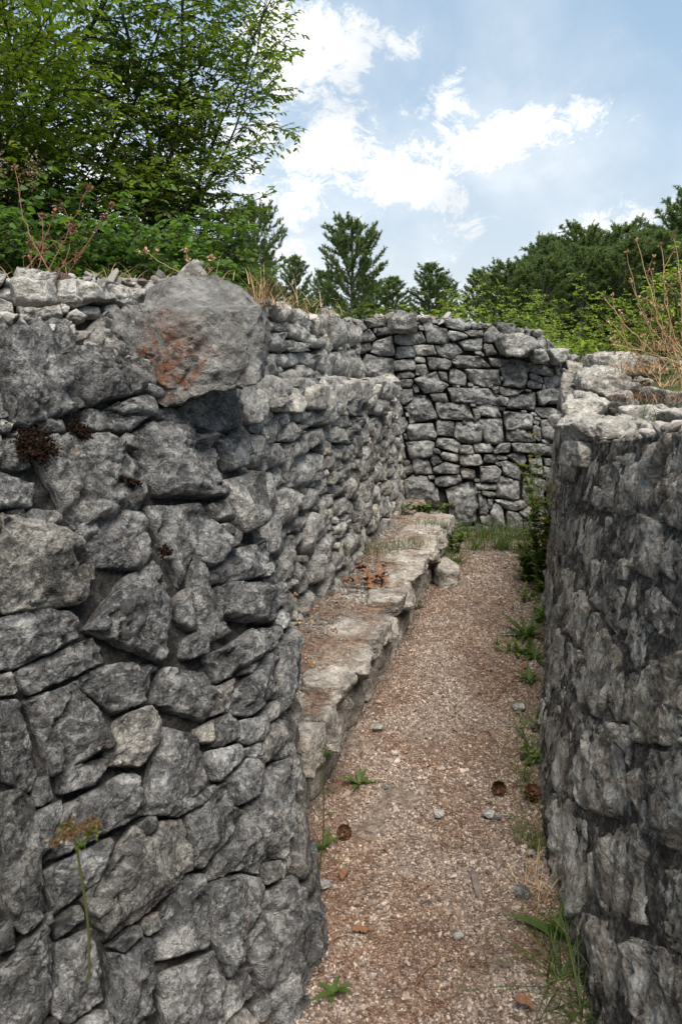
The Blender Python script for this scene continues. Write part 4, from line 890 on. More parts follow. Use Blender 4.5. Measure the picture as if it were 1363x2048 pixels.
leafy_tree('deciduous_tree', (-1.5, 6.6, 1.6), 'slender leafy tree whose feathery twigs reach furthest over the sky', 'tree',
           [(-.12, .0, 4.3, .03), (.03, -.05, 4.2, .03), (.10, .1, 3.6, .025), (.16, -.05, 3.0, .02), (.24, .05, 2.3, .018), (-.3, -.1, 3.4, .02)], 32, .055, catkins=60, group=G5, nb=64, blen=.9, per=.020, tmin=.02, dens=1.4)
leafy_tree('deciduous_tree', (-4.4, 8.5, 1.6), 'dense leafy tree behind the multi-stemmed one at the left edge', 'tree',
           [(-.2, .1, 5.8, .07), (.1, -.1, 6.0, .07), (.3, .1, 5.2, .05), (-.4, -.1, 5, .05)], 33, .085, group=G5, nb=55, blen=1.6, per=.04, tmin=.02, dens=1.2)
# low bushes under them
BU = [((-2.05, 4.4), 'round-leaved dark bush at the left edge with brown faded plumes', 0), ((-1.45, 5.0), 'dark green bush behind the left wall top', 0), ((-1.05, 5.6), 'leafy low bush between the boulders and the slender tree', 0),
      ((-2.6, 5.2), 'tall dark bush under the multi-stemmed tree', 0), ((-1.15, 6.4), 'small mid green bush near the end of the left wall', 1)]
BU += [((-1.7, 5.9), 'dark bush between the two leafy trees', 0), ((-3.3, 5.6), 'large dark bush partly outside the left frame edge', 0), ((-1.5, 7.0), 'shadowy bush behind the slender tree', 0)]
for i, ((x, yy), lab, kk_) in enumerate(BU):
    stems = [(cos(a)*.7, sin(a)*.7, rng.uniform(.6, .95), .012) for a in np.linspace(0, 2*pi, 8)[:-1]]+[(0, 0, .85, .014)]
    b = leafy_tree('bush', (x, yy, 1.62), lab, 'bush', stems, 50+i, .052, mat='leaf_dark' if kk_ == 0 else 'leaf', group=G5, nb=22, blen=.45, tmin=.02, per=.016, leafW=.36, dens=1.8)
    if i == 0:
        pl = Acc(); rr_ = np.random.default_rng(4)
        for k in range(9):
            c = np.array([x, yy, 1.62])+np.array([rr_.uniform(-.5, .5), rr_.uniform(-.5, .1), rr_.uniform(.45, .8)]); nn = 160; pts = c+rr_.normal(size=(nn, 3))*np.array([.03, .03, .055])
            leaves(pl, pts, rr_.normal(size=(nn, 3)), rr_.normal(size=(nn, 3)), np.full(nn, .014), np.full(nn, .004))
        pl.mk('plume', M['plume'], b)

# pines
def pine(name, H, R, seed, bare=.15, dens=1.0, rows=None):
    r = np.random.default_rng(seed); root = empty(name, (0, 0, 0)); wood = Acc(); cr = Acc(); tp = curve((0, 0, 0), (r.normal()*.03, r.normal()*.03, 1), H, 14, r, .06)
    tube(wood, tp, np.linspace(H*.022, H*.004, 14), 8); Bs, Ds, Ls = [], [], []
    nw = int(H*19)
    for k in range(nw):
        f_ = (k+r.random())/nw; t = min(bare+(1-bare)*f_, .985); i = min(int(t*13), 12); s = tp[i]+(tp[i+1]-tp[i])*(t*13-i); x_ = (t-bare)/(1-bare)
        prof = (1-x_**3.4)**.6*min(1, .55+1.7*x_)+.05
        for m in range(1):
            a = k*2.4+r.uniform(-.5, .5); bl = R*prof*r.choice([r.uniform(.3, .7), r.uniform(.75, 1.1)])+.10
            q = curve(s, (cos(a), sin(a), .25+.5*t), bl, 8, r, .22, .45); tube(wood, q, np.linspace(H*.006*(1.1-t), .006, 8), 4)
            nt = int(bl*12*dens)+3
            for w_ in range(nt):
                u = .42+.58*(w_+r.random())/nt; j = min(int(u*7), 6); c = q[j]+(q[j+1]-q[j])*(u*7-j)
                db = (q[j+1]-q[j]); db /= np.linalg.norm(db)
                e = c+(db*.6+r.normal(size=3)*.6+np.array([0, 0, .5]))*.16*(1.2-.4*u)
                n_ = 32; f = r.random(n_)[:, None]; b = c+(e-c)*f; ax = (e-c)/np.linalg.norm(e-c)
                Bs.append(b); Ds.append(ax*.55+r.normal(size=(n_, 3))*.62+np.array([0, 0, .15])); Ls.append(r.uniform(.09, .16, n_))
    # leader
    n_ = 120; Bs.append(tp[-1]-np.array([0, 0, .5])*r.random((n_, 1))); Ds.append(r.normal(size=(n_, 3))*.5+np.array([0, 0, .6])); Ls.append(r.uniform(.1, .16, n_))
    B, D, L = map(np.concatenate, (Bs, Ds, Ls)); D /= np.linalg.norm(D, axis=1)[:, None]; S = np.cross(D, r.normal(size=D.shape)); S /= np.linalg.norm(S, axis=1)[:, None]
    W = .014; V = np.stack([B-S*W, B+S*W, B+D*L[:, None]], 1); n = len(B); cr.add(V.reshape(-1, 3), np.arange(n*3).reshape(-1, 3))
    PLOC[root.name] = (0, 0, 0); wood.mk('trunk', M['pine_bark'], root, local=True); cr.mk('crown', M['pine'], root, local=True); print(name, n)
    return root
protos = [pine('pine_tree', 6.5, 2.35, 61, .24), pine('pine_tree', 6.5, 1.5, 62, .12), pine('pine_tree', 6.5, 1.25, 63, .08), pine('pine_tree', 6.5, 2.2, 64, .3, .8)]
used = [False]*4
def place_pine(px, ytop, d, k, label, group='pines beyond the trench', rot=0, fat=1.0):
    top = at(px, ytop, d); g = gz(top[0], d)-.1; h = (top[2]-g)/6.5
    o = protos[k] if not used[k] else copy_tree(protos[k]); used[k] = True
    o.location = (top[0], d, g); o.rotation_euler = (0, 0, rot); o.scale = (h*fat, h*fat, h); tag(o, label, 'pine tree', group); return o
PN = [(703,458,34,0,'round-crowned pine standing alone against the sky',0,1.0),(512,432,24,3,'open-branched pine beside the leafy tree with a bare lower trunk',.5,.9),(588,520,30,1,'small pine right of the open-branched one',1,1.1),
 (640,548,40,1,'low pine left of the round-crowned one',2,1.3),(545,500,42,2,'far pine behind the open-branched one',2.2,1.5),
 (790,560,44,1,'low pine right of the round-crowned one',.3,1.5),(748,572,48,0,'squat far pine just behind the round-crowned one',4,1.4),(853,534,38,1,'pointed small pine in the middle of the skyline',1.5,1.4),(905,560,46,2,'dark pine behind the lime saplings',2.7,1.6),
 (950,545,44,1,'pine with twin tips behind the saplings',3.3,1.2),(1000,548,46,2,'short pine at the low left end of the pine wood',.9,1.5),(1030,570,40,1,'pine behind the tallest sapling',2.0,1.4)]
for a in PN: place_pine(a[0], a[1], a[2], a[3], a[4], rot=a[5], fat=a[6])
edge = [(1062,520),(1085,498),(1112,482),(1138,488),(1165,468),(1190,462),(1212,478),(1240,466),(1262,472),(1290,474),(1318,480),(1345,460),(1372,425),(1400,400),(1440,390)]
ordn = ['first','second','third','fourth','fifth','sixth','seventh','eighth','ninth','tenth','eleventh','twelfth','thirteenth','fourteenth','fifteenth']
for i, (px, py) in enumerate(edge):
    place_pine(px, py, 36+(i*7) % 9, (i*5+1) % 3, f'{ordn[i]} crown from the left along the top of the pine wood', 'pines of the wood at the right', i*1.3, 1.15)
rr_ = np.random.default_rng(9)
for i in range(16):
    px = 1010+i*27+rr_.uniform(-8, 8); place_pine(px, 545-min(60, i*7)+rr_.uniform(-15, 15), 31+rr_.uniform(-2, 2), i % 3, 'dark pine in the front rank of the wood behind the lime green saplings', 'pines in the front rank of the wood', i*.9, 1.25)

# lime green saplings behind the back wall
def sapling(seed, H, spread, nst, per=.035, lw=.27):
    st = [(rng.uniform(-spread, spread), rng.uniform(-spread, spread), H*rng.uniform(.7, 1.0), .02) for _ in range(nst)]
    global ground0
    return leafy_tree('sapling', (0, 0, 0), None, None, st, seed, .075, mat='leaf_lime', nb=int(13*H/2), blen=.62, tmin=.08, per=per, leafW=lw)
sp = [sapling(71, 2.2, .10, 3), sapling(72, 2.2, .25, 5), sapling(73, 2.2, .16, 4)]; su = [False]*3
SP = [(905,575,13,0,1.0),(935,545,14,0,1.),(975,585,13,1,1.),(1010,600,12,2,1.),(1045,575,13,0,1.),(1075,568,14,2,1.),(1105,600,12,1,1.1),(1180,545,13,0,.9),(1215,575,12.5,2,1.),(1245,600,12,1,1.),(1320,560,12,1,1.2),(1345,520,11,2,1.2),
      (880,610,12,1,1.),(1140,610,14,1,1.2),(1290,620,11.5,1,1.2),(1390,500,11,1,1.3),(1160,640,11,1,1.5),(1060,645,10.5,1,1.5),(1000,650,11,1,1.4),(1230,650,10.5,2,1.5),(1100,660,10,1,1.7)]
wd = ['slim lime sapling at the left end of the thicket','tallest slim sapling left of the thicket','bushy lime sapling left of centre','round sapling behind the highest capstones','slim sapling over the wide capstone','feathery sapling above the widest capstone',
      'bushy sapling before the pine wood','tall narrow sapling standing clear of the thicket','feathery sapling behind the dry stalks','rounded lime sapling right of the narrow one','broad bright sapling at the right frame edge','highest sapling at the right frame edge',
      'low lime sapling beside the pointed pine','wide lime sapling below the pine wood edge','low bushy sapling behind the right hand pile','sapling partly outside the right frame edge','yellow green shrub low in front of the thicket','yellow green shrub just right of the wide capstone',
      'low shrub peeping over the back wall','feathery low shrub above the right hand rocks','spreading low shrub behind the white stone']
for (px, py, d, k, fat), lab in zip(SP, wd):
    top = at(px, py, d); g = gz(top[0], d)-.05; h = (top[2]-g)/1.88; o = sp[k] if not su[k] else copy_tree(sp[k]); su[k] = True
    o.location = (top[0], d, g); o.rotation_euler = (0, 0, px*.37); o.scale = (h*fat, h*fat, h); tag(o, lab, 'sapling', 'lime green saplings behind the back wall')
for o, u in zip(protos+sp, used+su):
    if not u: print('UNUSED', o.name)

# grass tufts and blades
def blades(acc, B, D, L, W, r, droop=.6, seg=5):
    n = len(B); D = D/np.linalg.norm(D, axis=1)[:, None]; S = np.cross(D, [0, 0, 1.]); S += 1e-4; S /= np.linalg.norm(S, axis=1)[:, None]; V = []
    hd = D.copy(); hd[:, 2] = 0
    for k in range(seg+1):
        t = k/seg; c = B+D*(L*t)[:, None]+hd*(L*t*t*droop)[:, None]*.6-np.array([0, 0, 1.])*(L*t*t*droop*.45)[:, None]; w_ = (W*(1-t**1.6))[:, None]+.0002
        V += [c-S*w_, c+S*w_]
    V = np.stack(V, 1); b = np.arange(n)[:, None]*(2*seg+2); F = np.concatenate([b+np.array([[2*k, 2*k+1, 2*k+3, 2*k+2]]) for k in range(seg)])
    acc.add(V.reshape(-1, 3), F)
def tuft(px, py, z, d, n, L, label, mat='grass', spread=.05, name='grass_tuft', W=.0022, lean=.5, cat='grass', group=None, seed=1, droop=.6, parent=None):
    r = np.random.default_rng(seed+int(px)); c = at_z(px, py, z) if d is None else at(px, py, d)
    B = c+np.stack([r.normal(size=n)*spread, r.normal(size=n)*spread, np.zeros(n)-.005], 1); D = r.normal(size=(n, 3))*lean; D[:, 2] = 1
    a = Acc(); blades(a, B, D, L*r.uniform(.5, 1.1, n), np.full(n, W), r, droop); o = a.mk(name, M[mat], parent, loc=c, smooth=True)
    if parent is None: tag(o, label, cat, group)
    return o
G6 = 'grass tufts in the trench'
for a in [(905,1128,0,90,.22,'bushy grass tuft at the end of the bench'),(950,1100,0,70,.2,'grass tuft growing against the back wall foot'),(1000,1098,0,110,.24,'thickest grass tuft below the back wall'),(1035,1105,0,60,.17,'grass tuft at the back wall beside the flowering plant'),
          (1060,1120,0,40,.16,'small grass tuft in the far right corner of the path')]:
    tuft(a[0], a[1], a[2], None, a[3], a[4], a[5], spread=.045, group=G6)
for a in [(860,1055,.3,60,.12,'short grass on the far end of the bench'),(820,1090,.3,70,.11,'short grass on the bench beside the wall'),(775,1100,.3,50,.12,'grass tuft on the bench behind the flat kerb slab'),(735,1115,.3,40,.15,'wispy grey green grass tuft at the wall foot on the bench')]:
    tuft(a[0], a[1], a[2], None, a[3], a[4], a[5], spread=.06, group='grass on the bench', W=.0016)
for a in [(1045,1560,0,26,.2,'thin grass spraying across the path by the pine cone'),(1060,1690,0,30,.14,'short wispy grass at the foot of the right wall'),(1150,1900,0,22,.30,'long grass blades in the lower right corner'),(1110,1960,0,26,.26,'grass tuft spreading over gravel at lower right'),(1060,1450,0,18,.14,'sparse grass beside the right wall foot'),
          (1165,2030,0,24,.3,'nearest grass tuft at the bottom right')]:
    tuft(a[0], a[1], a[2], None, a[3], a[4], a[5], spread=.02, group='grass along the right wall', W=.0018, lean=.9)
tuft(1085, 1790, 0, None, 60, .16, 'dry straw-coloured grass at the foot of the right wall', 'straw', .03, 'dry_grass', .0009, 1.1)
tuft(560, 612, 0, 3.0, 70, .16, 'dry yellow grass behind the big boulder', 'straw', .07, 'dry_grass', .0012, .8)
tuft(520, 600, 0, 3.1, 60, .20, 'tall dry grass right beside the big boulder', 'straw', .05, 'dry_grass', .0012, .5)
tuft(600, 628, 0, 3.9, 50, .15, 'sparse dry grass on the upper tier of the left wall', 'straw', .1, 'dry_grass', .0012, .8)
for i, (px, py, d, n, L, lab, mt) in enumerate([(1290, 745, 3.9, 220, .16, 'tangled dry red-brown grass on the right bank', 'straw'), (1340, 700, 4.6, 200, .2, 'dry grass under the bent stalks', 'straw'), (1310, 800, 3.3, 160, .12, 'dry grass among the rocks near the green blades', 'needle'),
      (1352, 760, 3.6, 50, .22, 'green grass tuft at the right frame edge', 'grass'), (1318, 838, 3.1, 22, .14, 'bright green grass blades between two rocks', 'grass'), (1360, 770, 3.3, 150, .14, 'dry grass at the right frame edge', 'straw'), (1250, 720, 4.6, 120, .14, 'dry grass behind the rounded rock', 'straw')]):
    tuft(px, py, 0, d, n, L, lab, mt, .10 if n > 100 else .035, 'grass_tuft' if mt == 'grass' else 'dry_grass', .0022 if mt == 'grass' else .0011, .9, group='grass on the right bank')
for i, px in enumerate(range(30, 500, 95)):
    tuft(px, 566-(i % 3)*4, 0, 2.7+.1*(i % 4), 26, .14, ['dry grass wisps on the left wall top by the red stalks', 'thin dry grass on the left wall top between rocks'][i % 2], 'straw', .09, 'dry_grass', .001, .9, group='dry grass wisps on the left wall top')

# broad leaf plants
def leaf_blade(acc, b, d, L, W, r, droop=.5, lobes=0, seg=9):
    d = np.array(d, float); d /= np.linalg.norm(d); s = np.cross(d, [0, 0, 1.]); s /= np.linalg.norm(s); hd = np.array([d[0], d[1], 0]); V = []
    for k in range(seg+1):
        t = k/seg; c = b+d*L*t+hd*L*t*t*droop*.4-np.array([0, 0, 1])*L*t*t*droop*.5; w_ = W*max(.04, math.sin(pi*min(1, t**.75*.98+.02)))*(1-(lobes*.55*(k % 2)))
        u = np.cross(s, d); V += [c-s*w_+u*w_*.35, c, c+s*w_+u*w_*.35]
    F = []
    for k in range(seg): F += [[3*k, 3*k+1, 3*k+4, 3*k+3], [3*k+1, 3*k+2, 3*k+5, 3*k+4]]
    acc.add(np.array(V), np.array(F))
def rosette(px, py, z, n, L, W, label, lobes=0, seed=0, elev=.8, group='leafy weeds in the trench', d=None, mat='grass', name='weed', arc=(0, 2*pi)):
    r = np.random.default_rng(seed+int(px)); c = at_z(px, py, z) if d is None else at(px, py, d); root = empty(name, c, label, 'weed', group)
    for k in range(n):
        a = arc[0]+(arc[1]-arc[0])*(k+r.random()*.6)/n; ac = Acc(); leaf_blade(ac, c+r.normal(size=3)*.004*np.array([1, 1, 0]), (cos(a), sin(a), r.uniform(.5, 2.2)*elev), .8*L*r.uniform(.45, 1.1), W*r.uniform(.6, .95), r, r.uniform(.3, 1.0), lobes, 12 if lobes else 8)
        ac.mk('leaf', M[mat], root)
    return root
rosette(715, 1570, 0, 9, .13, .011, 'long-leaved green weed beside the bench at mid path')
rosette(1120, 1880, 0, 5, .17, .022, 'broad glossy green leaves at the foot of the right wall', arc=(1.2, 4.6), elev=1.6)
rosette(1052, 1275, 0, 17, .26, .022, 'toothed dandelion-like weed by the right wall', lobes=1)
rosette(1068, 1320, 0, 11, .18, .017, 'small toothed weed next to the dandelion-like one', lobes=1)
rosette(1060, 1365, 0, 10, .14, .014, 'low leafy weed at the right edge of the path')
rosette(1080, 1440, 0, 7, .08, .018, 'dark green weed tight against the right wall', elev=1.6)
rosette(840, 1215, 0, 9, .07, .006, 'little yellow green weed under the bench slab')
rosette(665, 1990, 0, 6, .11, .01, 'green weed in the bottom of the frame by the near left wall')
rosette(645, 1700, 0, 6, .13, .012, 'leafy weed at the foot of the near left wall')
for i, (px, py, dd, lab) in enumerate([(683, 1108, 3.86, 'fern tuft growing from the left wall low down'), (750, 1100, 4.7, 'larger fern clump at the foot of the left wall'), (552, 1800, 1.62, 'tiny moss sprig on the near left wall corner')]):
    rosette(px, py, 0, 12, .13 if i < 2 else .03, .010 if i < 2 else .004, lab, lobes=1, d=dd, mat='fern', name='fern', elev=1.2, group='ferns on the left wall')
wl = ['in the shade of the right wall, first from the far corner', 'second from the far corner along the right wall', 'third from the far corner along the right wall', 'beside the toothed weeds', 'below the toothed weeds', 'above the pine cones', 'between the pine cone and the straw tuft', 'beneath the broad glossy leaves', 'low by the near end of the right wall']
for i, (px, py) in enumerate([(1068, 1150), (1072, 1185), (1066, 1225), (1040, 1300), (1072, 1400), (1078, 1500), (1085, 1650), (1130, 1930), (1150, 1985)]):
    c = at_z(px-6, py, 0); a = Acc(); r = np.random.default_rng(700+i); n = 40
    B = c+np.stack([r.normal(size=n)*.04, r.normal(size=n)*.09, np.zeros(n)-.004], 1); D = r.normal(size=(n, 3))*.7; D[:, 2] = 1; blades(a, B, D, r.uniform(.05, .15, n), np.full(n, .0013), r, .7)
    o = a.mk('grass_tuft', M['grass'], None, loc=c); tag(o, 'mixed short grass '+wl[i], 'grass', 'short grass along the right wall')
wl = ['left', 'centre-left', 'centre', 'centre-right', 'right']
for i, px in enumerate([885, 925, 965, 1005, 1045]):
    c = at_z(px, 1078, 0); a = Acc(); r = np.random.default_rng(720+i); n = 130
    B = c+np.stack([r.normal(size=n)*.06, r.normal(size=n)*.10, np.zeros(n)-.004], 1); D = r.normal(size=(n, 3))*.45; D[:, 2] = 1; blades(a, B, D, r.uniform(.10, .27, n), np.full(n, .0022), r, .6)
    o = a.mk('grass_tuft', M['grass'], None, loc=c); tag(o, f'dense weedy grass at the back wall foot, {wl[i]} of five tufts', 'grass', 'dense grass at the back wall foot')
# broad-leaf seedling cluster on the bench far end, creeper on the wall tops
def sprig_patch(name, c, n, R, h, L, mat, label, seed, cat='plant', group=None, W=.42):
    r = np.random.default_rng(seed); root = empty(name, c, label, cat, group); st = Acc(); lf = Acc(); 
    for k in range(n):
        b = np.array(c)+np.array([r.normal()*R, r.normal()*R*.5, 0]); p = curve(b, (r.normal()*.5, r.normal()*.5, 1), h*r.uniform(.5, 1.1), 7, r, .5); tube(st, p, np.linspace(.0018, .0008, 7), 4)
        m = int(h*r.uniform(55, 80))+3; i = r.integers(1, 7, m); B = p[i]+r.normal(size=(m, 3))*.002; D = r.normal(size=(m, 3)); D[:, 2] = np.abs(D[:, 2])*.4
        leaves(lf, B, D, np.array([0, 0, 1.])+r.normal(size=(m, 3))*.35, L*r.uniform(.6, 1.1, m), L*W*r.uniform(.7, 1, m)*.9)
    st.mk('stem', M['stem'], root); lf.mk('foliage', M[mat], root); return root
sprig_patch('seedling', at(840, 1030, 5.55), 14, .10, .12, .045, 'grass', 'broad-leaved seedlings where the bench meets the back wall', 1, 'seedling')
sprig_patch('creeper', at(700, 645, 6.6), 26, .35, .14, .05, 'grass', 'green creeper spilling over the left end of the back wall', 2, 'creeper', 'creepers on the back wall')
sprig_patch('creeper', at(800, 636, 6.7), 14, .3, .10, .045, 'leaf_lime', 'sparse creeper behind the pointed capstone', 3, 'creeper', 'creepers on the back wall')
sprig_patch('creeper', at(965, 660, 6.6), 34, .28, .12, .05, 'grass', 'large-leaved creeper left of the widest capstone', 4, 'creeper', 'creepers on the back wall')
sprig_patch('creeper', at(1130, 705, 6.7), 30, .3, .12, .05, 'leaf_lime', 'pale green creeper behind the white stone', 5, 'creeper', 'creepers on the back wall')
sprig_patch('creeper', at(620, 640, 4.6), 22, .2, .16, .04, 'grass', 'leafy creeper behind the upper left tier', 6, 'creeper', 'creepers on the back wall')
wl = ['just below the flowering plant', 'halfway along the far part of the right wall', 'behind the large toothed weed', 'beside the large toothed weed on the path side', 'low, under the dark green weed', 'opposite the small beige stone', 'in the corner below the end of the bench']
for i, (px, py) in enumerate([(1066, 1160), (1072, 1205), (1078, 1245), (1035, 1310), (1080, 1470), (1075, 1530), (870, 1140)]):
    sprig_patch('weed', at_z(px-4, py, 0), 7, .05, .16 if i < 3 else .10, .035, 'herb', 'small leafy green weed '+wl[i], 40+i, 'weed', 'leafy weeds in the trench', .36)
# flowering plant in front of the back wall
def flower_bush(c, h, w_, n, label, seed, flowers=True):
    r = np.random.default_rng(seed); root = empty('flowering_plant', c, label, 'flowering plant'); st = Acc(); lf = Acc(); fl = Acc()
    for k in range(n):
        p = curve(c, (r.normal()*w_, r.normal()*w_*.6, 1), h*r.uniform(.55, 1.05), 16, r, .3, .1); tube(st, p, np.linspace(.003, .001, 16), 5)
        m = 64; i = r.integers(2, 16, m); a = r.uniform(0, 2*pi, m); D = np.stack([np.cos(a), np.sin(a), r.uniform(.1, .9, m)], 1); leaves(lf, p[i], D, np.tile([0, 0, 1.], (m, 1))+r.normal(size=(m, 3))*.3, r.uniform(.03, .06, m), r.uniform(.008, .014, m))
        for s_ in range(8):
            q = curve(p[r.integers(9, 16)], (r.normal(), r.normal(), 1.2), .10, 5, r, .3); tube(st, q, .0009, 3)
            if flowers and s_ % 2: m2 = 10; leaves(fl, q[-1]+r.normal(size=(m2, 3))*.007, r.normal(size=(m2, 3))+np.array([0, 0, .6]), r.normal(size=(m2, 3)), np.full(m2, .008), np.full(m2, .0025))
            leaves(lf, q[1:4], r.normal(size=(3, 3))+np.array([0, 0, .5]), r.normal(size=(3, 3))*.3+np.array([0, 0, 1.]), np.full(3, .02), np.full(3, .005))
    st.mk('stem', M['stem'], root); lf.mk('foliage', M['herb'], root)
    if flowers: fl.mk('blossom', M['yellow'], root)
flower_bush(at(1080, 1195, 4.5), .98, .09, 16, 'tall bushy plant with small yellow flowers in front of the back wall', 3)
flower_bush(at(1055, 1185, 4.75), .42, .15, 9, 'leafy green plant low in the far right corner of the trench', 4, False)
flower_bush(at(905, 1130, 5.5), .42, .06, 3, 'upright leafy plant with a pale flower head at the bench end', 5, False)
# thin plant in front of the near left wall
c = at_z(638, 1740, 0); rt = empty('wildflower', c, 'single thin stem with small yellow-green flower head rising beside the near left wall', 'wildflower'); a = Acc(); r = np.random.default_rng(2)
top = at(652, 1505, c[1]+.02); p = np.array([c+(top-c)*t+np.array([.006*sin(t*5), 0, 0]) for t in np.linspace(0, 1, 12)]); tube(a, p, np.linspace(.0022, .0014, 12), 5); a.mk('stem', M['stem'], rt)
a = Acc(); leaves(a, top+r.normal(size=(50, 3))*.006, r.normal(size=(50, 3))+np.array([0, 0, .8]), r.normal(size=(50, 3)), np.full(50, .009), np.full(50, .002)); a.mk('flower_head', M['fern'], rt)
for k in (1, 3, 5, 7):
    a = Acc(); leaf_blade(a, p[k], (r.choice([-1, 1]), -.3, 1.1), .05, .006, r); a.mk('leaf', M['grass'], rt)
# near umbel
def umbel(px, py, pyb, d, label, R=.03):
    top = at(px, py, d); bot = at(px+20, pyb, d-.02); rt = empty('umbel_flower', bot, label, 'wildflower'); a = Acc(); r = np.random.default_rng(5)
    p = np.array([bot+(top-bot)*t+np.array([.004*sin(t*4), 0, 0]) for t in np.linspace(0, 1, 10)]); tube(a, p, .0016, 6); a.mk('stem', M['stem'], rt)
    rays_, hd, gr = Acc(), Acc(), Acc()
    for k in range(16):
        a_ = r.uniform(0, 2*pi); e = top+np.array([cos(a_)*R*r.uniform(.2, 1), sin(a_)*R*r.uniform(.2, 1), R*.5+r.uniform(-.003, .004)]); tube(rays_, np.array([top, (top+e)/2-np.array([0, 0, .003]), e]), .0007, 4)
        m = 26; leaves(hd if k % 3 else gr, e+r.normal(size=(m, 3))*.0035, r.normal(size=(m, 3)), r.normal(size=(m, 3)), np.full(m, .005), np.full(m, .0017))
    rays_.mk('stalk', M['stem'], rt); hd.mk('flower_head', M['catkin'], rt); gr.mk('green_bud', M['fern'], rt)
umbel(158, 1690, 1960, .80, 'out-of-focus brown and green umbel flower head close to the camera', .03)

# dry stalks
def stalks(name, base, tops, label, mat, seed, R=.004, seeds=True, br=5, group=None, curl=.25):
    r = np.random.default_rng(seed); rt = empty(name, base, label, 'dry plant', group); hd = Acc()
    for (px, py, d) in tops:
        a = Acc(); top = at(px, py, d); b = np.array(base)+r.normal(size=3)*np.array([.05, .05, 0]); L = np.linalg.norm(top-b); sd_ = r.normal(size=3)*L*.06; cv_ = np.array([0, 0, L*.10])
        p = np.array([b+(top-b)*t+sd_*sin(t*pi)-cv_*sin(t*pi)+r.normal(size=3)*L*.006 for t in np.linspace(0, 1, 16)]); tube(a, p, np.linspace(R, R*.4, 16), 5)
        for k in range(br):
            i = r.integers(5, 15); dd = (p[i]-p[i-1])/np.linalg.norm(p[i]-p[i-1])*.8+r.normal(size=3)*.55; q = curve(p[i], dd, L*r.uniform(.08, .2), 8, r, .25*curl*4); tube(a, q, np.linspace(R*.45, R*.25, 8), 4)
            if seeds: m = 10; h1 = Acc(); leaves(h1, q[-1]+r.normal(size=(m, 3))*.003, r.normal(size=(m, 3)), r.normal(size=(m, 3)), np.full(m, .011), np.full(m, .005)); h1.mk('seed_head', M['seed'], rt)
            if not seeds: m = 5; j = r.integers(1, 8, m); leaves(hd, q[j], r.normal(size=(m, 3)), r.normal(size=(m, 3)), np.full(m, .016), np.full(m, .0022), curl=.9)
        m = 12; h1 = Acc(); leaves(h1, p[-1]+r.normal(size=(m, 3))*.003, r.normal(size=(m, 3)), r.normal(size=(m, 3)), np.full(m, .013), np.full(m, .006)); h1.mk('seed_head', M['seed' if seeds else mat], rt)
        a.mk('stalk', M[mat], rt)
    if hd.V: tag(hd.mk('withered_leaves', M[mat], rt), kind='stuff')
    return rt
stalks('dry_weed', at(85, 565, 2.75), [(30, 335, 2.8), (112, 420, 2.7), (125, 410, 2.8), (175, 375, 2.8), (222, 405, 2.75), (205, 430, 2.7), (60, 480, 2.75), (150, 455, 2.6), (85, 430, 2.8)], 'clump of reddish dry stalks standing on the left wall top', 'redstalk', 3, .0026, False, 3)
stalks('dry_weed', at(405, 560, 3.0), [(372, 500, 3.0), (420, 515, 3.0), (290, 500, 3.1)], 'few short straw stalks behind the smooth boulder', 'straw', 5, .002, True, 2)
stalks('dry_weed', at(1375, 735, 4.3), [(1205, 590, 4.2), (1215, 640, 4.2), (1250, 500, 4.3), (1262, 560, 4.3), (1275, 480, 4.4), (1300, 540, 4.4), (1320, 490, 4.4), (1345, 470, 4.4), (1225, 690, 4.1), (1290, 600, 4.2), (1330, 580, 4.3), (1360, 540, 4.3), (1240, 620, 4.1), (1310, 640, 4.2)],
       'large clump of bent tan dry stalks leaning over the right bank', 'straw', 8, .0045, True, 4)
stalks('dry_weed', at_z(585, 1270, .3), [(632, 1215, 2.95), (672, 1262, 3.0), (705, 1290, 3.0), (700, 1310, 2.9), (625, 1330, 2.7), (660, 1352, 2.7), (590, 1190, 2.9), (600, 1240, 2.8)], 'spindly straw stalks with round seed heads lying over the bench', 'straw', 9, .0011, True, 1)

# moss lumps on the near left wall
G7 = 'dark moss cushions on the near left wall'
for i, (px, py, w_, h_, lab) in enumerate([(70, 895, 60, 46, 'wide red-brown moss patch at the left edge of the near wall'), (155, 862, 34, 30, 'moss lump under the pale block'), (255, 968, 40, 10, 'thin moss line in the bed joint of the near wall'), (325, 1108, 18, 20, 'rusty moss spot between two grey blocks')]):
    u, v, e = S_near.from_px(px, py); P0 = S_near.ev(np.array([u]), np.array([v]), S_near.P)[0]; Nn = S_near.ev(np.array([u]), np.array([v]), S_near.N)[0]
    _, _, D = project(P0); sc = D/F_PX; rm = np.random.default_rng(900+i); nm = int(w_*h_*.8)+120; D3, F3_ = ico(1)
    du = rm.normal(size=nm)*w_*sc*.32; dv = rm.normal(size=nm)*h_*sc*.3+du*rm.uniform(-.3, .3); kpm = fbm(np.stack([du*40, dv*40, np.full(nm, i*3.)], 1), 2, 4) > -.12; du, dv = du[kpm], dv[kpm]; nm = len(du)
    C_ = S_near.ev(u+du, v+dv, S_near.P)+S_near.ev(u+du, v+dv, S_near.N)*(.012+rm.normal(size=nm)*.006)[:, None]; sz = rm.uniform(.0012, .0034, nm)
    V = (D3[None]*(1+rm.uniform(-.35, .35, (nm, len(D3), 1)))*sz[:, None, None]+C_[:, None]).reshape(-1, 3); Fk = (F3_[None]+np.arange(nm)[:, None, None]*len(D3)).reshape(-1, 3)
    o = mk('moss', V, Fk, M['moss']); tag(o, lab, 'moss', G7)

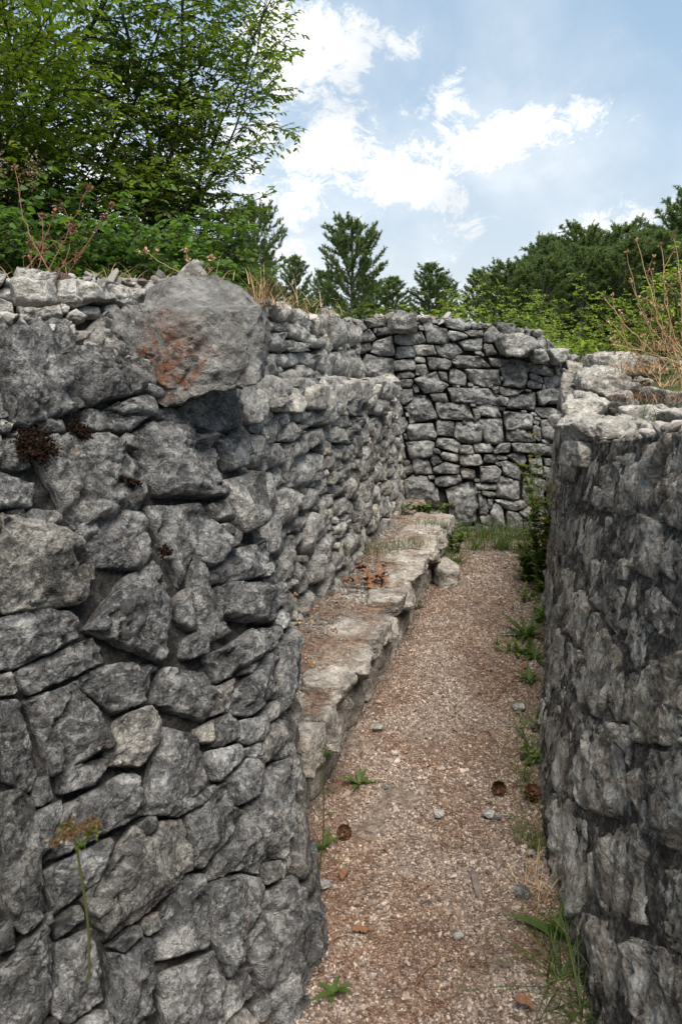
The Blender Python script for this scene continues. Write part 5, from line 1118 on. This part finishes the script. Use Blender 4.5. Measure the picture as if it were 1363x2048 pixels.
# fallen leaves, cones, bark piece
def oak_leaf(c, L, yaw, tilt, seed):
    r = np.random.default_rng(seed); n = 22; t = np.linspace(0, 1, n); w_ = .30*np.sin(pi*t**.8)*(1+.35*np.sin(t*pi*9))*L+.0006; cv_ = r.uniform(-.5, .9); z = L*(cv_*.35*np.sin(t*pi)+.05*np.sin(t*11+seed))
    cl = r.uniform(.3, 1.2); V = np.stack([np.stack([t*L-L/2, -w_, z+w_*cl], 1), np.stack([t*L-L/2, 0*t, z], 1), np.stack([t*L-L/2, w_, z+w_*cl*r.uniform(.2, 1)], 1)], 1).reshape(-1, 3)
    F = np.array([[3*k+e, 3*k+3+e, 3*k+4+e, 3*k+1+e] for k in range(n-1) for e in (0, 1)])
    a, b = yaw, tilt; V = np.stack([V[:, 0]*cos(b)+V[:, 2]*sin(b), V[:, 1], -V[:, 0]*sin(b)+V[:, 2]*cos(b)], 1); V = np.stack([V[:, 0]*cos(a)-V[:, 1]*sin(a), V[:, 0]*sin(a)+V[:, 1]*cos(a), V[:, 2]], 1)
    return mk('fallen_leaf', V+np.array(c), F, M['dryleaf'], loc=c)
r = np.random.default_rng(12)
for k in range(20):
    c = at_z(740+r.normal()*26, 1165+r.normal()*11, .31)+np.array([0, 0, r.uniform(0, .035)]); o = oak_leaf(c, r.uniform(.05, .08), r.uniform(0, 6.28), r.uniform(-.6, .6), k); tag(o, 'curled brown oak leaf in the heap lying on the bench', 'fallen leaf', 'heap of oak leaves on the bench')
for k, (px, py, lab) in enumerate([(722, 1858, 'brown leaf lying on the gravel at lower left'), (688, 1748, 'orange-brown curled leaf by the near left wall'), (1045, 2010, 'pale tan leaf at the bottom of the path'), (1048, 1336, 'tan leaf by the right wall weeds'), (770, 1700, 'small yellow leaf on the gravel'), (950, 1305, 'small brown leaf in mid path')]):
    c = at_z(px, py, .012); o = oak_leaf(c, .05 if k < 4 else .02, k*1.3, .1, 60+k); tag(o, lab, 'fallen leaf', 'single leaves on the path')
def cone(px, py, label, s=.026, lay=1.2, z=0):
    c = at_z(px, py, z+.015); rt = empty('pine_cone', c, label, 'pine cone', 'pine cones on the path'); a = Acc(); n = 46; k = np.arange(n); t = k/n; ph = k*2.39996; R = s*np.sin(pi*(t*.86+.1))**.7*.75
    P = np.stack([np.cos(ph)*R*.35, np.sin(ph)*R*.35, (t-.5)*s*2.1], 1); D = np.stack([np.cos(ph), np.sin(ph), .5+0*t], 1); Nn = np.stack([-np.cos(ph)*.5, -np.sin(ph)*.5, 1+0*t], 1)
    acc = Acc(); leaves(acc, P, D, Nn, R*1.25+.006, R*.42+.003, .5, -.3); V = acc.V[0]; b = lay; V = np.stack([V[:, 0], V[:, 1]*cos(b)-V[:, 2]*sin(b), V[:, 1]*sin(b)+V[:, 2]*cos(b)], 1)
    mk('scales', V+c, [np.concatenate(acc.F3), np.concatenate(acc.F4)], M['cone'], rt)
    V2, F2 = rock((s*.35, s*1.5, s*.35), 1, 2, 0); mk('core', V2+c, F2, M['cone'], rt)
cone(995, 1575, 'pine cone in the open on the right part of the path', .024); cone(1062, 1588, 'pine cone tight against the right wall', .028, .7); cone(688, 1665, 'pine cone at the foot of the near left wall', .022, .9)
c = at_z(952, 1770, .008); V, Fk = rock((.022, .12, .012), 9, 4, .9, 4, .06); o = mk('bark_piece', V+c, Fk, M['wood']); tag(o, 'flat grey splinter of wood lying lengthwise in the path', 'wood')
# twigs
r = np.random.default_rng(21)
for k, (x0, y0, x1, y1, lab) in enumerate([(985, 1400, 1035, 1350, 'thin brown twig pointing to the right wall'), (925, 1300, 965, 1335, 'short twig in mid path'), (880, 1905, 830, 1970, 'brown twig in the foreground gravel'), (975, 1460, 1000, 1495, 'bent twig near the right side of the path'), (730, 1272, 790, 1262, 'twig beside the bench foot'), (840, 1805, 900, 1790, 'reddish twig lying across the near path')]):
    a = Acc(); p0, p1 = at_z(x0, y0, .015), at_z(x1, y1, .015); p = np.array([p0+(p1-p0)*t+r.normal(size=3)*np.array([.004, .004, .001]) for t in np.linspace(0, 1, 8)]); tube(a, p, np.linspace(.0024, .0014, 8), 5); o = a.mk('twig', M['wood' if k % 2 else 'needle']); tag(o, lab, 'twig', 'twigs on the path')
print('objects', len(bpy.data.objects))
